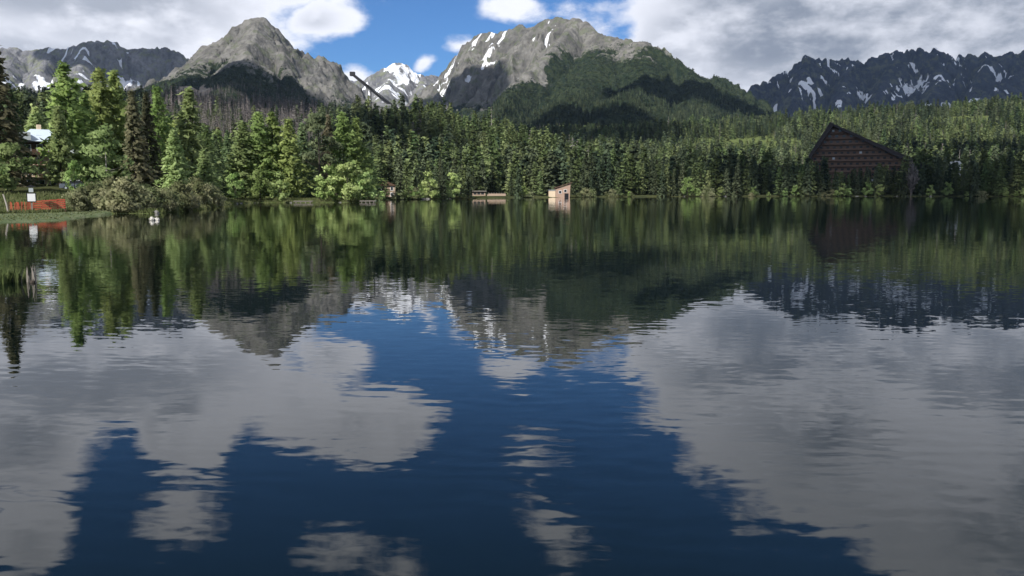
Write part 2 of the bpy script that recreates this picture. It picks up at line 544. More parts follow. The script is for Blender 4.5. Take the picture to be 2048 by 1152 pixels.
def ground_z(x, y):
    x, y = np.asarray(x, float), np.asarray(y, float)
    r = np.hypot(x, y)
    a = np.arctan2(x, y)
    sr = shore_r(a)
    e = r - sr                                       # metres behind the waterline
    u = x / np.maximum(y, 1.0)
    bank = 0.25 * sstep(0, 2, e) + 0.5 * sstep(2, 14, e)
    left = sstep(px_u(800), px_u(400), u) * (y > 0)
    tongue = sstep(px_u(235), px_u(180), u) * (y > 0)
    bank_t = 0.16 * sstep(0, 1.5, e) + 0.8 * sstep(36, 44, e)
    bank = bank * (1 - tongue) + bank_t * tongue
    bank = bank + left * 2.4 * sstep(34, 75, e)
    z = bank + (0.055 * np.maximum(e - 60, 0) + 0.035 * np.maximum(e - 450, 0)) * sstep(50, 220, e) * (r < 9000)
    z = np.where(r > 2600, np.minimum(z, 150 + (r - 2600) * 0.005), z)
    z = z + 33 * bump2(x, y, px_u(855) * 740, 740, 88, 120) * sstep(40, 140, e)
    z = z + 36 * bump2(x, y, px_u(480) * 1300, 1300, 260, 330)
    z = z + 8 * bump2(x, y, px_u(60) * 1400, 1400, 330, 360)
    z = z + 52 * bump2(x, y, px_u(1900) * 1450, 1450, 520, 330)
    z = z + 6 * fbm(x / 160, y / 160, 4, 40) * sstep(60, 400, e)
    z = z + 0.5 * fbm(x / 14, y / 14, 3, 41) * sstep(6, 40, e) * (1 - tongue * sstep(46, 38, e))
    sink = -2.2 * sstep(0, -12, e)
    return np.where(e > 0, z, sink)


def attr(me, name, vals):
    a = me.attributes.new(name, 'FLOAT', 'POINT')
    a.data.foreach_set('value', np.asarray(vals, dtype=np.float32).ravel())


def grid_faces(nr, nc, wrap=False):
    i = np.arange(nr - 1)[:, None]
    j = np.arange(nc if wrap else nc - 1)[None, :]
    j2 = (j + 1) % nc
    return np.stack([i * nc + j, i * nc + j2, (i + 1) * nc + j2, (i + 1) * nc + j], -1).reshape(-1, 4)


def build_ground():
    af = np.linspace(-0.66, 0.66, 460)
    ab = np.linspace(0.66, 2 * math.pi - 0.66, 70)[1:-1]
    an = np.concatenate((af, ab))
    an = np.where(an > math.pi, an - 2 * math.pi, an)
    rr = np.concatenate((np.geomspace(2.5, 60, 30)[:-1], np.geomspace(60, 600, 170)[:-1], np.geomspace(600, 11500, 110)))
    Rg, Ag = np.meshgrid(rr, an, indexing='ij')
    X, Y = Rg * np.sin(Ag), Rg * np.cos(Ag)
    Z = ground_z(X, Y)
    me = new_mesh('ground', np.stack([X, Y, Z], -1).reshape(-1, 3), grid_faces(len(rr), len(an), True)[:, ::-1], ground_material(), True)
    e = Rg - shore_r(Ag)
    u = X / np.maximum(Y, 1)
    front = Y > 0
    tongue = sstep(px_u(232), px_u(210), u) * front * sstep(36, 28, e)
    attr(me, 'flat', tongue)
    grass = sstep(70, 40, e) * sstep(px_u(900), px_u(600), u) 
    # clearings on the slopes
    for (px, D, sx, sy) in CLEAR:
        grass = np.maximum(grass, 1.3 * bump2(X, Y, px_u(px) * D, D, sx, sy))
    attr(me, 'grass', np.clip(grass, 0, 1))
    bare = np.zeros_like(X)
    for (px, D, sx, sy) in BARE:
        bare = np.maximum(bare, 1.2 * bump2(X, Y, px_u(px) * D, D, sx, sy))
    shore_line = sstep(0.2, 0.8, e) * sstep(2.6, 1.4, e) * (fbm(X / 9, Y / 9, 3, 77) > 0.2) * 0.9 * (u < px_u(760))
    attr(me, 'bare', np.clip(np.maximum(bare, shore_line), 0, 1))
    return tag(obj('ground', me), 'forested ground rising from the lake shore towards the mountains', kind='structure')


CLEAR = [(1490, 1180, 110, 150), (1570, 900, 70, 70), (1770, 1050, 75, 130), (1330, 1500, 90, 90), (770, 330, 20, 22), (800, 420, 22, 18),
         (1960, 700, 18, 40), (1640, 1450, 90, 110), (1180, 900, 30, 60), (1900, 1300, 60, 100)]
BARE = [(615, 1180, 26, 45), (590, 1230, 22, 30)]
ground = build_ground()

wn = 220
wa = np.linspace(-math.pi, math.pi, wn, endpoint=False)
wr = shore_r(wa) + 2.5
wv = np.concatenate((np.stack([wr * np.sin(wa), wr * np.cos(wa), 0 * wa], -1), [[0, 0, 0]]))
wf = np.array([[i, wn, (i + 1) % wn] for i in range(wn)])
lake = tag(obj('lake', new_mesh('lake', wv, wf, water_material(), False)),
           'calm dark lake mirroring mountains and clouds', kind='structure')

# ------------------------------------------------------------------ mountains
def mountain(name, label, ridges, u0, u1, d0, d1, nu, nd, base, mat, seed, steep=1.0, gully=26.0, gfreq=110.0,
             rough=30.0, jag=10.0, veg_lo=0, veg_hi=1, snow=0.0, snow_z=400, extra=None):
    U = np.linspace(px_u(u0), px_u(u1), nu)
    Dv = np.linspace(d0, d1, nd)
    Dg, Ug = np.meshgrid(Dv, U, indexing='ij')
    X, Y = Ug * Dg, Dg
    wx = X + 20 * fbm(X / 260, Y / 260, 3, seed)
    wy = Y + 20 * fbm(X / 260, Y / 260, 3, seed + 9)
    best = np.full(X.shape, -1e9)
    bd = np.zeros(X.shape)
    bt = np.zeros(X.shape)
    for ri, (pts, s) in enumerate(ridges):
        P = [pt(*q) for q in pts]
        tcum = ri * 977.0
        tgrid = np.linspace(tcum, tcum + 9000, 3000)
        jtab = ridged(tgrid / 95, tgrid * 0 + ri, 3, seed + 40, 0.6) - 0.9
        for a, b in zip(P[:-1], P[1:]):
            ab = b[:2] - a[:2]
            L = np.hypot(*ab) + 1e-6
            f = np.clip(((wx - a[0]) * ab[0] + (wy - a[1]) * ab[1]) / (L * L), 0, 1)
            tt = tcum + f * L
            h = a[2] + (b[2] - a[2]) * f - base + jag * np.interp(tt, tgrid, jtab)
            d = np.hypot(wx - (a[0] + ab[0] * f), wy - (a[1] + ab[1] * f))
            hh = np.maximum(h, 5)
            q = np.maximum(d - 12, 0) * s * steep / hh
            z = hh * np.exp(-q - 0.5 * q * q) - 0.10 * np.maximum(d - 60, 0)
            k = z > best
            best = np.where(k, z, best)
            bd = np.where(k, d, bd)
            bt = np.where(k, tcum + f * L, bt)
            tcum += L
    side = np.clip(bd / 160, 0, 1) * np.clip(best / 120, 0, 1)
    gx = bt / gfreq + 0.55 * (0.9 * X + 0.25 * Y) / gfreq + 0.9 * fbm(X / 240, Y / 240, 3, seed + 3)
    g = ridged(gx, bd / (gfreq * 5.5), 3, seed + 4, 0.45)
    r = ridged(X / 230, Y / 230, 6, seed + 5, 0.48)
    Z = base + best + 1.15 * gully * (g - 0.9) * side + 1.2 * rough * (r - 1.15) * np.clip(bd / 120, 0.06, 1) * np.clip(best / 150, 0, 1)
    Z = Z + 5 * fbm(X / 38, Y / 38, 3, seed + 6) * np.clip(best / 100, 0, 1)
    edge = np.minimum(np.minimum(np.linspace(0, 1, nu)[None, :], np.linspace(1, 0, nu)[None, :]) * 25,
                      np.minimum(np.linspace(0, 1, nd)[:, None], np.linspace(1, 0, nd)[:, None]) * 25)
    Z = Z - 160 * (1 - np.clip(edge, 0, 1))
    me = new_mesh(name, np.stack([X, Y, Z], -1).reshape(-1, 3), grid_faces(nd, nu), mat, True)
    n1 = fbm(X / 120, Y / 120, 4, seed + 11)
    n2 = fbm(X / 45, Y / 45, 3, seed + 12)
    zz = Z - base
    ht = zz / max(best.max(), 1)
    veg = 0.5 + (veg_hi - ht) / 0.16 * 0.5 + 0.32 * n1 - 0.22 * (g - 0.4)
    conc = -(g - 0.55)
    sn = snow * (0.22 + 0.95 * conc + 0.35 * n1 + 0.45 * n2) * sstep(snow_z - 120, snow_z + 180, Z) if snow else np.zeros_like(X)
    scree = np.zeros_like(X)
    if extra:
        veg, sn, scree = extra(X, Y, Z, veg, sn, scree, n1, n2, g)
    attr(me, 'veg', np.clip(veg, 0, 1))
    attr(me, 'snow', np.clip(sn, 0, 1))
    attr(me, 'scree', np.clip(scree, 0, 1))
    SURF.append((U, Dv, Z, veg, sn))
    return tag(obj(name, me), label, kind='structure')


SURF = []
WARM = mountain_material('warm_granite', (0.118, 0.114, 0.106), (0.222, 0.214, 0.196), (0.016, 0.026, 0.016), (0.042, 0.054, 0.028), (0.40, 0.34, 0.27))
GREY = mountain_material('grey_granite', (0.135, 0.135, 0.145), (0.25, 0.247, 0.25), (0.035, 0.05, 0.026), (0.075, 0.09, 0.045), (0.34, 0.32, 0.29))
SHADE_BLUE = mountain_material('cloud_shaded_granite', (0.024, 0.031, 0.052), (0.052, 0.061, 0.09), (0.03, 0.038, 0.026), (0.05, 0.058, 0.035), (0.3, 0.3, 0.3))  # granite darkened and blued: cloud shade put into the rock colour


def near(X, Y, px, D, sx, sy):
    return bump2(X, Y, px_u(px) * D, D, sx, sy)


def peak1_extra(X, Y, Z, veg, sn, scree, n1, n2, g):
    sc1 = near(X, Y, 385, 2350, 70, 150) + 0.3 * n1
    scree = np.maximum(scree, sc1)
    veg = veg - 1.5 * sstep(0.4, 0.7, sc1)
    u = X / Y
    veg = veg - 0.45 * sstep(px_u(575), px_u(620), u)
    return veg, sn, scree


mountain('mountain', 'domed grey rock peak with dark green lower slopes behind the larches',
         [([(300, 185, 2900), (345, 152, 3000), (385, 118, 3080), (430, 85, 3150), (470, 56, 3200), (500, 39, 3230), (530, 40, 3240),
            (553, 58, 3250)], 1.12),
          ([(530, 40, 3240), (556, 58, 3250), (582, 88, 3300), (610, 120, 3350), (634, 150, 3400), (655, 182, 3450), (675, 215, 3500)], 1.6),
          ([(515, 40, 3235), (500, 85, 2950), (482, 130, 2650), (470, 165, 2350), (455, 200, 2000)], 0.62),
          ([(550, 60, 3250), (564, 120, 2950), (574, 175, 2600), (590, 215, 2300)], 1.15),
          ([(430, 86, 3150), (400, 135, 2800), (370, 180, 2400)], 0.6)],
         130, 860, 1900, 4000, 520, 330, 120, WARM, 11, 1.0, 30, 110, 30, jag=4, veg_hi=0.53, snow=0.66, snow_z=520, extra=peak1_extra)


def peak2_extra(X, Y, Z, veg, sn, scree, n1, n2, g):
    u = X / Y
    k = sstep(px_u(1120), px_u(1060), u + 0.012 * n1)          # the bare gullied flank
    veg = veg - 1.3 * k * sstep(230, 420, Z)
    sn = sn * (0.25 + 0.95 * k)
    return veg, sn, scree


mountain('mountain', 'broad grey summit with snow gullies above a dark green shoulder',
         [([(858, 215, 4650), (864, 190, 4640), (876, 160, 4600), (890, 136, 4550), (920, 102, 4480), (960, 70, 4380), (985, 66, 4300), (1000, 64, 4260)], 1.3),
          ([(1000, 64, 4260), (1032, 60, 4180), (1040, 52, 4150), (1050, 62, 4130), (1072, 56, 4050), (1080, 50, 4010), (1100, 41, 3950),
            (1130, 38, 3880), (1160, 41, 3800), (1182, 62, 3740), (1202, 73, 3680), (1240, 79, 3560), (1288, 87, 3420), (1320, 107, 3330),
            (1350, 127, 3250), (1400, 157, 3150), (1450, 179, 3050), (1500, 208, 2980), (1550, 240, 2900)], 0.85),
          ([(1150, 42, 3830), (1110, 95, 3450), (1065, 140, 3100), (1025, 185, 2750), (995, 225, 2350)], 1.1),
          ([(1285, 88, 3420), (1290, 140, 3000), (1270, 185, 2600), (1240, 222, 2150)], 0.5),
          ([(1210, 78, 3660), (1190, 130, 3200), (1160, 185, 2700), (1130, 225, 2200)], 0.5),
          ([(1380, 145, 3180), (1390, 190, 2750), (1390, 222, 2350)], 0.5),
          ([(960, 72, 4380), (935, 130, 4150), (915, 180, 3950), (905, 215, 3800)], 1.3)],
         700, 1760, 2000, 5200, 720, 380, 130, WARM, 23, 1.0, 34, 75, 34, veg_hi=0.66, snow=1.05, snow_z=430, extra=peak2_extra)


def peak3_extra(X, Y, Z, veg, sn, scree, n1, n2, g):
    sn = np.maximum(sn, near(X, Y, 805, 5450, 95, 130) * sstep(430, 520, Z) * 0.72 + 0.4 * n1)
    sn = np.maximum(sn, near(X, Y, 795, 5150, 150, 60) + 0.4 * n1 - 0.1)
    sn = np.maximum(sn, 0.32 + 0.55 * n1 + 0.3 * n2 - 0.35 * (g - 0.6))
    return veg, sn, scree


mountain('mountain', 'distant snow-patched pyramid peak standing in the gap between two summits',
         [([(560, 165, 5700), (650, 148, 5650), (672, 160, 5620), (690, 163, 5600), (720, 162, 5600), (738, 165, 5600), (750, 150, 5600),
            (768, 138, 5600), (785, 130, 5600), (797, 127, 5600), (812, 133, 5610), (828, 145, 5620), (845, 152, 5640), (872, 154, 5700),
            (905, 165, 5750), (960, 190, 5800)], 1.0),
          ([(797, 128, 5600), (775, 165, 5250), (760, 200, 4900)], 0.9),
          ([(845, 153, 5640), (850, 190, 5200), (845, 215, 4900)], 0.8),
          ([(690, 163, 5600), (700, 190, 5250), (700, 215, 4900)], 0.8)],
         540, 1000, 4500, 6300, 380, 260, 170, GREY, 37, 1.0, 34, 130, 40, veg_hi=0.18, snow=0.86, snow_z=420, extra=peak3_extra)


def left_extra(X, Y, Z, veg, sn, scree, n1, n2, g):
    u = X / Y
    low = sstep(690, 590, Z) * sstep(430, 520, Z)
    sn = np.maximum(sn, low * (0.36 + 0.5 * n1 + 0.35 * n2))
    return veg, sn, scree


mountain('mountain', 'long jagged grey ridge with snow at its foot behind the lakeside trees',
         [([(-330, 120, 4900), (-200, 95, 4900), (-100, 104, 4900), (-40, 98, 4900), (0, 101, 4900), (30, 99, 4900), (60, 104, 4900), (95, 100, 4900),
            (130, 101, 4900), (160, 91, 4880), (185, 84, 4880), (225, 85, 4900), (240, 96, 4940), (270, 100, 4950), (290, 99, 4960), (330, 99, 5000),
            (350, 104, 5000), (372, 118, 5030), (400, 138, 5050), (450, 170, 5100)], 1.15),
          ([(170, 88, 4880), (160, 130, 4600), (150, 170, 4300)], 0.95),
          ([(20, 100, 4900), (10, 140, 4600), (0, 175, 4300)], 0.9),
          ([(-120, 103, 4900), (-140, 150, 4500)], 0.9),
          ([(95, 101, 4900), (90, 140, 4650)], 1.0)],
         -330, 520, 3900, 5700, 430, 260, 160, GREY, 53, 1.0, 40, 110, 40, jag=14, veg_hi=0.22, snow=0.62, snow_z=420, extra=left_extra)


def right_extra(X, Y, Z, veg, sn, scree, n1, n2, g):
    u = X / Y
    sn = np.maximum(sn, near(X, Y, 1825, 6250, 230, 150) * 0.62 + 0.45 * n1 - 0.3 * (g - 0.7))
    band = np.exp(-((Z - 560) / 45.0) ** 2) * sstep(px_u(1780), px_u(1840), u) * sstep(px_u(1975), px_u(1940), u)
    sn = np.maximum(sn, band * (0.5 + 0.6 * n1 + 0.3 * n2))
    return veg, sn, scree


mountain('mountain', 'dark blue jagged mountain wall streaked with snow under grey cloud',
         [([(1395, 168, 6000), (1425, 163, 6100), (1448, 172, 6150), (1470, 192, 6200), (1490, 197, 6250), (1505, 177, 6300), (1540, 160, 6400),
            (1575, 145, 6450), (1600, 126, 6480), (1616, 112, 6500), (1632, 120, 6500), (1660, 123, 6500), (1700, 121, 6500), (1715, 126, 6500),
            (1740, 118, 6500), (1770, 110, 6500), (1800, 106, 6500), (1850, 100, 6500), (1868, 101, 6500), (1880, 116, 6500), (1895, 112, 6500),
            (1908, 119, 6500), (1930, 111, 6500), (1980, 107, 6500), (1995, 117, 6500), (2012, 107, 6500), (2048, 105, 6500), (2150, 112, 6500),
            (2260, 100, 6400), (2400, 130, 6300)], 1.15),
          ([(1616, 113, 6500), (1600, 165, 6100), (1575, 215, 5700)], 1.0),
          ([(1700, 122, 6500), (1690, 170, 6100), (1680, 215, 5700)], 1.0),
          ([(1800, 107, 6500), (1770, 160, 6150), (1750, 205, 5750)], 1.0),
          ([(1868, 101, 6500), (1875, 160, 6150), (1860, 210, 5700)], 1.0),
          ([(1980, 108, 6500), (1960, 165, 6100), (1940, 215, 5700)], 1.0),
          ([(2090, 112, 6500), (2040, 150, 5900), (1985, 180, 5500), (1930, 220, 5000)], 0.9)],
         1380, 2420, 4700, 7200, 640, 300, 170, SHADE_BLUE, 71, 1.0, 54, 100, 50, jag=26, veg_hi=0.2, snow=1.25, snow_z=520, extra=right_extra)

# ------------------------------------------------------------------ unseen clouds added to shade the slopes
def cloud_material():
    m, t, out = material('cloud_vapour')
    d = t.n('ShaderNodeBsdfDiffuse', ins={'Color': (0.85, 0.86, 0.88, 1)})
    tr = t.n('ShaderNodeBsdfTranslucent', ins={'Color': (0.85, 0.86, 0.88, 1)})
    mx = t.n('ShaderNodeMixShader', ins={0: 0.35})
    t.link(d.outputs[0], mx.inputs[1])
    t.link(tr.outputs[0], mx.inputs[2])
    t.link(mx.outputs[0], out.inputs[0])
    return m


CLOUD = cloud_material()


def shading_cloud(px, D, z, rx, ry, rot, seed, alt=3000):
    """an unseen flat-bottomed cumulus, placed so that its shadow falls on the given slope"""
    k = (alt - z) / TO_SUN.z
    c = Vector((px_u(px) * D, D, z)) + TO_SUN * k
    nt, npz = 72, 26
    th = np.linspace(0, 2 * math.pi, nt, endpoint=False)[None, :]
    ph = np.linspace(0.02, math.pi - 0.02, npz)[:, None]
    x, y, zz = np.sin(ph) * np.cos(th), np.sin(ph) * np.sin(th), np.cos(ph) + 0 * th
    n = 1 + 0.30 * fbm(x * 2.2 + zz + seed, y * 2.2 - zz, 4, seed) + 0.12 * fbm(x * 7 + zz * 3, y * 7 + seed, 3, seed + 2)
    hgt = 0.28 * min(rx, ry)
    X, Y = x * rx * n, y * ry * n
    Zc = np.where(zz > 0, zz * hgt * n * 1.4, zz * hgt * 0.25)
    cr, sr = math.cos(rot), math.sin(rot)
    v = np.stack([X * cr - Y * sr, X * sr + Y * cr, Zc], -1).reshape(-1, 3)
    o = obj('cloud', new_mesh('cloud', v, grid_faces(npz, nt, True)[:, ::-1], CLOUD, True), None, c)
    return tag(o, 'unseen flat-bottomed cumulus placed to cast shade on the slopes', kind='structure')


shading_cloud(1830, 6300, 550, 1750, 1500, 0.0, 3, 3300)       # the far right wall
shading_cloud(1715, 520, 25, 120, 110, 0.3, 5)                 # hotel at the right
shading_cloud(1980, 900, 60, 120, 150, 0.3, 6)
shading_cloud(935, 3950, 330, 260, 330, 0.5, 8)                # foot of the broad summit
shading_cloud(1110, 1330, 80, 190, 210, 0.3, 22)               # hollow behind the mid hill
shading_cloud(1440, 2800, 260, 330, 250, 0.2, 9)
shading_cloud(1130, 2000, 190, 260, 260, 0.2, 12)
shading_cloud(480, 2450, 330, 190, 330, 0.1, 14)               # lap of the domed peak
shading_cloud(275, 5000, 620, 330, 330, 0.2, 16)               # right half of the far left ridge
shading_cloud(775, 640, 40, 45, 130, 0.2, 18)                  # near side of the mid hill
shading_cloud(330, 1300, 130, 260, 200, 0.2, 20)


# ------------------------------------------------------------------ trees
def diamonds(c, a, b):
    """leaf-like faces: centres, long half axis, short half axis"""
    n = len(c)
    v = np.stack([c - a, c + b, c + a, c - b], 1).reshape(-1, 3)
    return v, np.arange(n * 4).reshape(n, 4)


def unit(v):
    return v / (np.linalg.norm(v, axis=-1, keepdims=True) + 1e-9)


def conifer_crown(H, Rr, nwh, nbr, nlf, seed, droop=0.35, size=0.5, bare=0.08, power=0.85, ragged=0.3, jitter=0.35, gap=0.0, lift=0.0):
    g = np.random.default_rng(seed)
    zf = (np.arange(nwh) + g.random(nwh)) / nwh
    ang0 = g.random(nwh) * 6.28
    Z, A, RR = [], [], []
    for k in range(nwh):
        for b in range(nbr):
            if g.random() < gap:
                continue
            Z.append(zf[k] + g.normal(0, 0.012))
            A.append(ang0[k] + b * 6.28 / nbr + g.normal(0, 0.3))
            RR.append(Rr * max(0.03, (1 - zf[k])) ** power * (1 + g.normal(0, ragged)) + 0.12)
    Z, A, RR = np.clip(np.array(Z), 0, 1), np.array(A), np.maximum(np.array(RR), 0.1)
    # lean one side a little so that no two sides match
    RR = RR * (1 + 0.22 * np.cos(A - g.random() * 6.28))
    s = (np.arange(nlf)[None, :] + g.random((len(Z), nlf))) / nlf
    s = 0.34 + 0.68 * s ** 0.6
    dx, dy = np.cos(A)[:, None], np.sin(A)[:, None]
    x, y = dx * RR[:, None] * s, dy * RR[:, None] * s
    z = (H * (bare + (1 - bare) * Z))[:, None] - droop * RR[:, None] * s ** 1.3 + lift * RR[:, None] * s ** 3
    c = np.stack([x, y, z], -1).reshape(-1, 3) + g.normal(0, jitter * size, (x.size, 3))
    out = np.stack([dx + 0 * s, dy + 0 * s, -droop + 0 * s], -1).reshape(-1, 3)
    lat = np.stack([-dy + 0 * s, dx + 0 * s, 0 * s], -1).reshape(-1, 3)
    a = unit(out + g.normal(0, 0.45, c.shape))
    b = unit(lat + g.normal(0, 0.55, c.shape))
    sz = 1.15 * size * (0.55 + 0.9 * g.random((len(c), 1))) * (0.5 + 0.75 * np.repeat((RR / RR.max())[:, None], nlf, 1).reshape(-1, 1) ** 0.6)
    v, f = diamonds(c, a * sz, b * sz * 0.62)
    # leader
    lead = np.array([[0, 0, H * 0.97]]) + g.normal(0, 0.05, (6, 3)) + np.linspace(-0.6, 0.25, 6)[:, None] * [[0, 0, 1]]
    v2, f2 = diamonds(lead, np.array([[0, 0, size]]).repeat(6, 0) * 0.8, unit(g.normal(0, 1, (6, 3))) * size * 0.25)
    return np.concatenate((v, v2)), np.concatenate((f, f2 + len(v)))


def clump_crown(H, Rr, z0, nclump, nleaf, seed, size=0.4, flat=0.7, top=0.55):
    g = np.random.default_rng(seed)
    cs = []
    for i in range(nclump):
        zf = g.random()
        w = math.sin(math.pi * min(1, (0.12 + 0.88 * zf) ** (0.5 / top))) ** 0.7
        a, r = g.random() * 6.28, Rr * w * math.sqrt(g.random())
        cr = Rr * (0.2 + 0.22 * g.random())
        q = unit(g.normal(0, 1, (nleaf, 3))) * (g.random((nleaf, 1)) ** 0.45) * cr * np.array([1, 1, flat])
        cs.append(q + [r * math.cos(a), r * math.sin(a), z0 + (H - z0) * zf])
    c = np.concatenate(cs)
    a = unit(g.normal(0, 1, c.shape))
    b = unit(np.cross(a, g.normal(0, 1, c.shape)))
    sz = size * (0.5 + g.random((len(c), 1)))
    return diamonds(c, a * sz, b * sz * 0.65)


def twig_crown(H, Rr, nst, ntw, seed, w=0.05):
    """upright bush of thin stems with scattered small leaves"""
    g = np.random.default_rng(seed)
    cs, aa, bb = [], [], []
    for i in range(nst):
        an, sp = g.random() * 6.28, g.random() ** 0.7
        tip = np.array([math.cos(an) * Rr * sp, math.sin(an) * Rr * sp, H * (1.05 - 0.45 * sp) * (0.75 + 0.35 * g.random())])
        for k in range(ntw):
            s = g.random() ** 0.6
            p = tip * [s, s, s ** 0.8] + g.normal(0, 0.12, 3)
            d = unit(tip + g.normal(0, 0.5, 3) * H * 0.5)
            cs.append(p)
            aa.append(d * (0.22 + 0.25 * g.random()))
            bb.append(unit(np.cross(d, g.normal(0, 1, 3))) * (w + 0.08 * g.random()))
    v, f = diamonds(np.array(cs), np.array(aa), np.array(bb))
    v[:, 2] = np.maximum(v[:, 2], 0.0)
    return v, f


def trunk_mesh(name, H, r, mat, seed, limbs=0, l0=0.2, l1=0.8, lr=1.5, lean=0.0):
    g = random.Random(seed)
    mb = MB()
    pts = [(lean * (k / 6) ** 2 + g.uniform(-.03, .03) * H * 0.05, g.uniform(-.03, .03) * H * 0.05, H * k / 6 - (0.6 if k == 0 else 0)) for k in range(7)]
    mb.tube(pts, [r * (1 - 0.93 * k / 6) for k in range(7)], 8)
    for i in range(limbs):
        z = H * g.uniform(l0, l1)
        a = g.random() * 6.28
        L = lr * g.uniform(0.6, 1.2) * (1 - 0.6 * z / H)
        k = z / H
        x0, y0 = pts[min(6, int(k * 6))][0], pts[min(6, int(k * 6))][1]
        mb.tube([(x0, y0, z), (x0 + math.cos(a) * L * .6, y0 + math.sin(a) * L * .6, z + L * .12),
                 (x0 + math.cos(a) * L, y0 + math.sin(a) * L, z + L * 0.3)], [r * 0.25, r * 0.16, r * 0.05], 4)
    return new_mesh(name, mb.v, mb.f, mat, True)


def crown_mesh(name, v, f, mat, up=0.45, seed=1):
    g = np.random.default_rng(seed)
    q = v[f]
    c = q.mean(1)
    out = np.concatenate([c[:, :2], np.zeros((len(c), 1))], 1)
    out = unit(unit(out) + [0, 0, up] + g.normal(0, 0.2, c.shape))
    gn = np.cross(q[:, 2] - q[:, 0], q[:, 3] - q[:, 1])
    f = np.where(((gn * out).sum(1) < 0)[:, None], f[:, ::-1], f)
    me = new_mesh(name, v, f, mat, True)
    vn = np.zeros_like(v)
    vn[f.ravel()] = np.repeat(out, 4, 0)
    me.normals_split_custom_set_from_vertices(vn.tolist())
    return me


def kind(crown, cmat, H, r, bark, seed, limbs=8, l0=0.15, l1=0.8, lr=2.0, lean=0.0, up=0.45):
    v, f = crown
    return {'crown': crown_mesh('crown', v, f, cmat, up), 'trunk': trunk_mesh('trunk', H * 0.97, r, bark, seed, limbs, l0, l1, lr, lean), 'H': H}


K = {}
for i in range(3):
    K['spruce%d' % i] = kind(conifer_crown(22, 3.3 + 0.3 * i, 46, 8, 7, 100 + i, 0.45, 0.46, 0.05, 0.8, 0.28), M['spruce'], 22, 0.24, M['bark'], i)
    K['brown%d' % i] = kind(conifer_crown(22, 3.0, 44, 8, 7, 110 + i, 0.5, 0.46, 0.06, 0.75, 0.25), M['spruce_brown'], 22, 0.24, M['bark'], 7 + i)
    K['larch%d' % i] = kind(conifer_crown(22, 4.2 + 0.3 * i, 46, 9, 9, 120 + i, 0.12, 0.55, 0.07, 0.72, 0.38, 0.6, 0.22, 0.12), M['larch'], 22, 0.22, M['bark'], 20 + i, 12)
    K['dull%d' % i] = kind(conifer_crown(20, 3.8, 44, 9, 8, 130 + i, 0.15, 0.55, 0.08, 0.7, 0.35, 0.6, 0.2, 0.1), M['larch_dull'], 20, 0.2, M['bark'], 30 + i, 10)
    K['slim%d' % i] = kind(conifer_crown(18, 2.1 + 0.2 * i, 30, 6, 4, 140 + i, 0.45, 0.55, 0.04, 0.8, 0.25), M['forest'], 18, 0.18, M['bark'], 40 + i, 3)
    K['slimlarch%d' % i] = kind(conifer_crown(17, 2.4 + 0.2 * i, 28, 6, 4, 150 + i, 0.12, 0.55, 0.06, 0.7, 0.35, 0.6, 0.15), M['forest_light'], 17, 0.17, M['bark'], 50 + i, 4)
    K['leafy%d' % i] = kind(clump_crown(8, 3.0, 0.8, 26, 60, 160 + i, 0.26, 0.8), M['leaf'], 7, 0.14, M['bark'], 60 + i, 9, 0.15, 0.7, 2.2, 0.0, 0.7)
    K['willow%d' % i] = kind(clump_crown(2.7, 2.0, 0.1, 26, 50, 170 + i, 0.15, 0.8, 0.7), M['willow'], 1.6, 0.05, M['bark'], 70 + i, 6, 0.1, 0.6, 0.9, 0.0, 0.9)
    K['dead%d' % i] = kind(conifer_crown(17, 1.5, 22, 5, 3, 180 + i, 0.3, 0.3, 0.1, 0.6, 0.4), M['dead'], 17, 0.16, M['grey_wood'], 80 + i, 5, 0.3, 0.9, 0.9)
K['birch'] = kind(clump_crown(9, 2.7, 1.8, 24, 55, 190, 0.24, 0.9), M['leaf'], 8.4, 0.12, M['pale_bark'], 90, 10, 0.25, 0.8, 1.8)
K['pine'] = kind(clump_crown(17, 4.2, 5.0, 24, 80, 191, 0.36, 0.55, 0.6), M['pine'], 16, 0.28, M['bark'], 91, 14, 0.35, 0.9, 3.2)
K['bare'] = kind(twig_crown(11, 3.0, 90, 22, 192, 0.05), M['dead'], 9, 0.22, M['pale_bark'], 92, 16, 0.2, 0.9, 3.0)


def plant(name, k, x, y, H, label, cat, group=None, widen=1.0, rz=None, seed=0, z=None):
    g = random.Random(seed + int(x * 13 + y * 7))
    src = K[k]
    zb = float(ground_z(x, y)) if z is None else z
    o = thing(name, label, cat, (x, y, zb), g.random() * 6.28 if rz is None else rz, group)
    s = H / src['H']
    o.scale = (s * widen, s * widen, s)
    obj('trunk', src['trunk'], o)
    obj('crown', src['crown'], o)
    return o


def plant_px(name, k, px, top, D, label, cat, group=None, widen=1.0, seed=0):
    x = px_u(px) * D
    H = pt(px, top, D)[2] - float(ground_z(x, D))
    return plant(name, k, x, D, H, label, cat, group, widen, None, seed)


